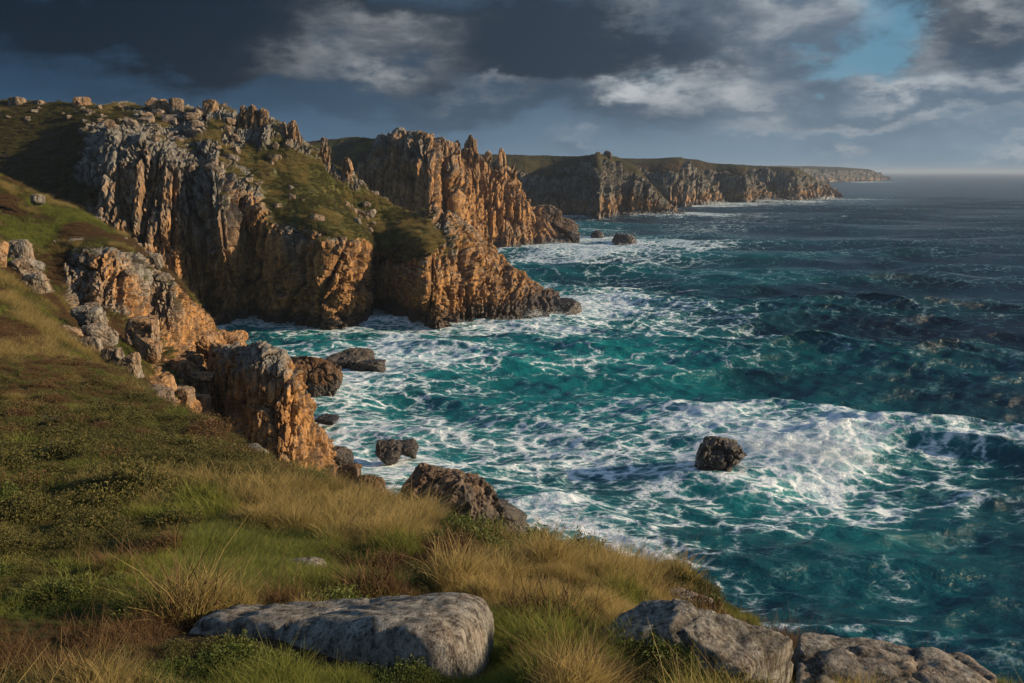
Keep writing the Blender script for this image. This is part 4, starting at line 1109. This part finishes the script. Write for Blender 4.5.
def vegetate():
    P, rs = surf_points('ground', 90000, near_dens, 7)
    px, py, dep = project(P)
    n1 = fbm(P / 1.6, 3, 400); n2 = fbm(P / 1.1, 3, 410); n3 = fbm(P / 2.6, 3, 420)
    lawn = gz(px, py, [(250, 570, 70, 28, 1.2), (215, 535, 40, 20, .9), (300, 545, 30, 14, .5), (190, 590, 35, 14, .6), (110, 560, 25, 14, .3), (350, 585, 60, 10, .6), (10, 430, 20, 10, .7)])
    gold = gz(px, py, [(300, 505, 70, 22, 1.0), (390, 545, 60, 22, .8), (210, 490, 60, 12, .6), (370, 510, 50, 16, .7), (560, 590, 70, 18, 1.1), (620, 625, 60, 20, 1.1), (500, 570, 50, 18, .8), (650, 580, 40, 12, .8), (470, 600, 30, 20, .3), (130, 480, 60, 12, .5), (600, 570, 50, 12, .7)])
    green = gz(px, py, [(60, 480, 70, 16, .8), (170, 520, 60, 14, .6), (560, 640, 60, 22, .5), (360, 560, 60, 14, .6), (150, 600, 30, 14, .5), (240, 640, 60, 20, .8), (500, 660, 40, 26, .8), (330, 580, 40, 12, .4), (590, 660, 60, 16, .3), (650, 640, 40, 14, .4), (45, 590, 40, 20, .2)])
    brown = gz(px, py, [(60, 400, 110, 50, .5), (40, 650, 90, 40, .8), (120, 560, 60, 25, .3), (200, 440, 80, 30, .45), (420, 560, 50, 16, .5), (140, 620, 60, 30, .5), (780, 660, 50, 20, .9), (480, 560, 40, 14, .3), (300, 540, 30, 10, .4), (60, 330, 80, 30, .6)])
    leaf = gz(px, py, [(470, 545, 60, 16, .8), (390, 525, 40, 8, .5), (540, 560, 50, 12, .7), (80, 620, 60, 40, .5), (390, 660, 60, 30, .9), (240, 665, 80, 20, .7), (700, 600, 30, 10, .5), (630, 575, 30, 10, .2), (150, 440, 80, 30, .25)])
    heath = gz(px, py, [(80, 440, 130, 60, .6), (60, 540, 80, 50, .7), (230, 470, 70, 18, .5), (250, 520, 60, 14, .4), (180, 460, 60, 30, .4)])
    sc = np.stack([lawn * 1.1, gold + .1, green + .15, brown + .1, leaf + .05, heath + .25], 1)
    F1, F2, ID, _ = worley(P * np.array((1, 1, .3)) / .85, 333)
    G1, G2, ID2, _ = worley(P * np.array((1, 1, .3)) / .38, 334)
    cellr = np.stack([hf(ID * np.uint32(7919 + 2 * q) >> np.uint32(3 + q)) for q in range(6)], 1) - .5
    cellr[:, 0] *= .2
    nn = np.stack([n1 * 0 + .5, n1, n2, n3, fbm(P / 1.2, 3, 430), fbm(P / 1.5, 3, 440)], 1)
    sc = sc + (nn - .5) * 1.0 + cellr * .75 + rs.rand(len(P), 6) * .15
    k = sc.argmax(1)
    # leave the boulders bare
    mound = np.clip(1.45 - F1 * 2.0, .22, 1.35) * np.clip(1.2 - G1 * 1.1, .45, 1.15)
    big = np.clip(dep / 9.0, 1.0, 2.6)
    size = (0.7 + .6 * rs.rand(len(P))) * mound * 1.15
    size = np.where(k == 0, .8 + .4 * rs.rand(len(P)), size)
    # bare rock stays bare, low growth in front of the big flat boulder
    lx, ly = P[:, 0] + 1.29, P[:, 1] - 5.2
    onslab = (np.abs(lx) < 1.08) & (np.abs(ly) < .62)
    front = np.exp(-((px - 300) / 170) ** 2 - ((py - 680) / 45) ** 2) + .75 * np.exp(-((px - 450) / 60) ** 2 - ((py - 690) / 60) ** 2)
    size *= np.maximum(1 - .5 * front, .3)
    free = ~onslab
    P, px, py, dep, k, size, big = P[free], px[free], py[free], dep[free], k[free], size[free], big[free]
    rz = rs.rand(len(P)) * 6.283
    tufts = [('lawn', c_lawn, 0, 'short bright green grass of the little lawn', .95), ('dry_grass', c_gold, 1, 'tall golden dry grass on the near slope', .95), ('grass', c_green, 2, 'green grass on the near slope', 1.0),
             ('dead_heather', c_brown, 3, 'brown dead heather on the near slope', 1.0), ('gorse', c_leaf, 4, 'leafy green ground cover on the near slope', 1.0), ('heather', c_heath, 5, 'dark green heather on the near slope', 1.0)]
    for nm, cc, ki, lab, ks in tufts:
        m = k == ki
        if nm in ('dry_grass', 'grass', 'lawn'):
            rzz = rs.normal(size=m.sum()) * 1.1
        else: rzz = rz[m]
        keep = np.ones(m.sum(), bool)
        if nm in ('dead_heather', 'gorse', 'heather'): keep = rs.rand(m.sum()) < .7
        s = size[m] * ks
        b_ = big[m]
        s3 = np.stack([s * b_, s * b_, s * (1.0 if nm == 'lawn' else np.clip(b_, 1, 1.45) if nm in ('grass', 'dry_grass') else np.clip(b_, 1, 2.1))], 1)
        scatter(nm, cc, P[m][keep], rzz[keep], s3[keep], lab, 'ground cover', idx=rs.randint(0, 7, keep.sum()))
    m = (k == 3) | ((gz(px, py, [(60, 660, 110, 40, 1), (240, 640, 40, 20, .5)]) > .4) & (rs.rand(len(P)) < .6))
    m &= rs.rand(len(P)) < .3
    scatter('dead_stems', c_stem, P[m], rs.normal(size=m.sum()), np.minimum(size[m], 1.6), 'thin reddish brown dead stems standing in the heather', 'ground cover', idx=rs.randint(0, 7, m.sum()))
    # hillside
    P, rs = surf_points('hillside', 26000, lambda c, px, py, dep: np.where((px > -120) & (px < 500) & (c[:, 1] < 150), 1.0, .15) / dep, 9)
    px, py, dep = project(P)
    n1 = fbm(P / 6, 4, 500); n2 = fbm(P / 5, 4, 510)
    k = np.where(n1 > .54, 3, np.where(n2 > .56, 2, np.where(n2 < .44, 1, 5)))
    for nm, cc, ki, lab in (('dead_heather', c_brown, 3, 'brown heather on the far left hillside'), ('grass', c_green, 2, 'green grass on the far left hillside'), ('dry_grass', c_gold, 1, 'dry grass on the far left hillside'), ('heather', c_heath, 5, 'dark heather on the far left hillside')):
        m = k == ki
        s = (1.4 + 1.4 * rs.rand(m.sum()))
        s3 = np.stack([s * 1.3, s * 1.3, s * .8], 1)
        scatter(nm, cc, P[m], rs.rand(m.sum()) * 6.28, s3, lab, 'ground cover', idx=rs.randint(0, 7, m.sum()))
vegetate()
def veg_headland():
    P, rs = surf_points(LANDALL[0], 26000, lambda c, px, py, dep: ((px > -60) & (px < 500) & (py < 262) & (c[:, 1] < 275)) * 1.0, 19)
    n1 = fbm(P / 9, 4, 600); n2 = fbm(P / 2.5, 3, 601)
    keep = n2 > .42
    P, n1 = P[keep], n1[keep]
    px, py, dep = project(P); n1 = n1 - .25 * sst(-px, -140, -60)  # dark heather favoured at left, carrying on the valley's painted shade
    for nm, cc, m, lab in (('dry_grass', c_gold, n1 > .5, 'dry grass tufts on the slope of the nearest headland'), ('heather', c_heath, n1 <= .5, 'dark heather tufts on the slope of the nearest headland')):
        s = 1.5 + 2.0 * rs.rand(m.sum()) ** 2
        scatter(nm, cc, P[m], rs.rand(m.sum()) * 6.28, np.stack([s * 1.4, s * 1.4, s * .8], 1), lab, 'ground cover', idx=rs.randint(0, 7, m.sum()))
veg_headland()
build_sea()

def build_spray():
    rs = np.random.RandomState(91)
    V, F = [], []
    m, T, b = new_mat('spray')
    b.inputs['Base Color'].default_value = (.86, .9, .92, 1); b.inputs['Roughness'].default_value = .9; b.inputs['Alpha'].default_value = 1.0
    # (px, py on the water, half width in m, height in m, drops, size)
    for (px, py, w, h, n, sz) in [(842, 460, 7, 3.0, 12000, .06), (800, 450, 6, 2.2, 7000, .06), (757, 448, 3, 3.0, 5000, .055), (700, 462, 3, 1.4, 1200, .06), (860, 440, 5, 1.2, 1500, .07), (545, 316, 6, 2.5, 1600, .13), (575, 309, 7, 4.0, 2600, .13), (470, 322, 10, 1.6, 1200, .12), (600, 302, 10, 1.6, 1200, .12),
                                  (520, 252, 10, 3.5, 1100, .24), (560, 246, 14, 3.5, 1300, .24), (612, 241, 18, 5, 1800, .24), (640, 246, 12, 2.5, 900, .24), (640, 216, 22, 6, 900, .45), (672, 217, 20, 7, 1100, .45), (718, 205, 20, 8, 500, .7), (770, 202, 30, 8, 500, .7), (832, 199, 30, 8, 500, .7), (345, 390, 4, 1.2, 800, .08), (510, 528, 3, 1.0, 900, .05), (385, 372, 4, 1.4, 900, .08)]:
        c = np.array(ray_pt(px, py, None))
        clumps = rs.normal(size=(9, 3)) * np.array((w * .5, w * .3, h * .25)); ci = rs.randint(0, 9, n)
        P = c + clumps[ci] + rs.normal(size=(n, 3)) * np.array((w * .22, w * .22, h * .2)); P[:, 2] = c[2] + .3 + np.abs(P[:, 2] - c[2]) * (.5 + rs.rand(n))
        s = sz * .62 * (.3 + rs.rand(n) ** 2)[:, None]
        u = rs.normal(size=(n, 3)); u /= np.linalg.norm(u, axis=1, keepdims=True); t = np.cross(u, rs.normal(size=(n, 3))); t /= np.linalg.norm(t, axis=1, keepdims=True); w3 = np.cross(u, t)
        b0 = sum(len(x) for x in V)
        V.append(np.stack([P + u * s, P + t * s - u * s * .4, P - t * s * .6 + w3 * s * .8 - u * s * .4, P - t * s * .6 - w3 * s * .8 - u * s * .4], 1).reshape(-1, 3))
        k = b0 + 4 * np.arange(n)[:, None]
        F.append(np.concatenate([k + np.array((0, 1, 2)), k + np.array((0, 2, 3)), k + np.array((0, 3, 1)), k + np.array((1, 3, 2))]))
    o = mesh_obj('sea_spray', np.concatenate(V), np.concatenate(F), m, smooth=True)
    tag(o, 'white spray thrown up where the waves break on rocks and cliffs', 'spray', None, 'stuff')
build_spray()

# ------------------------------------------------------------------ air
def build_haze():
    x0, x1, y0, y1, z0, z1 = -12800.0, 23500.0, -90.0, 25500.0, -6.0, 84.0
    V = [(x, y, z) for x in (x0, x1) for y in (y0, y1) for z in (z0, z1)]
    F = [(0, 1, 3, 2), (4, 6, 7, 5), (0, 4, 5, 1), (2, 3, 7, 6), (0, 2, 6, 4), (1, 5, 7, 3)]
    m = bpy.data.materials.new('haze'); m.use_nodes = True; T = NT(m.node_tree); T.n.clear()
    out = T.node('ShaderNodeOutputMaterial'); v = T.node('ShaderNodeVolumePrincipled')
    v.inputs['Color'].default_value = (0.56, 0.68, 0.84, 1); v.inputs['Density'].default_value = 8e-5
    T.l.new(v.outputs[0], out.inputs['Volume'])
    o = mesh_obj('haze', V, F, m, smooth=False); o['kind'] = 'stuff'; o['label'] = 'thin sea haze in the air over the whole coast'; o['category'] = 'haze'
build_haze()
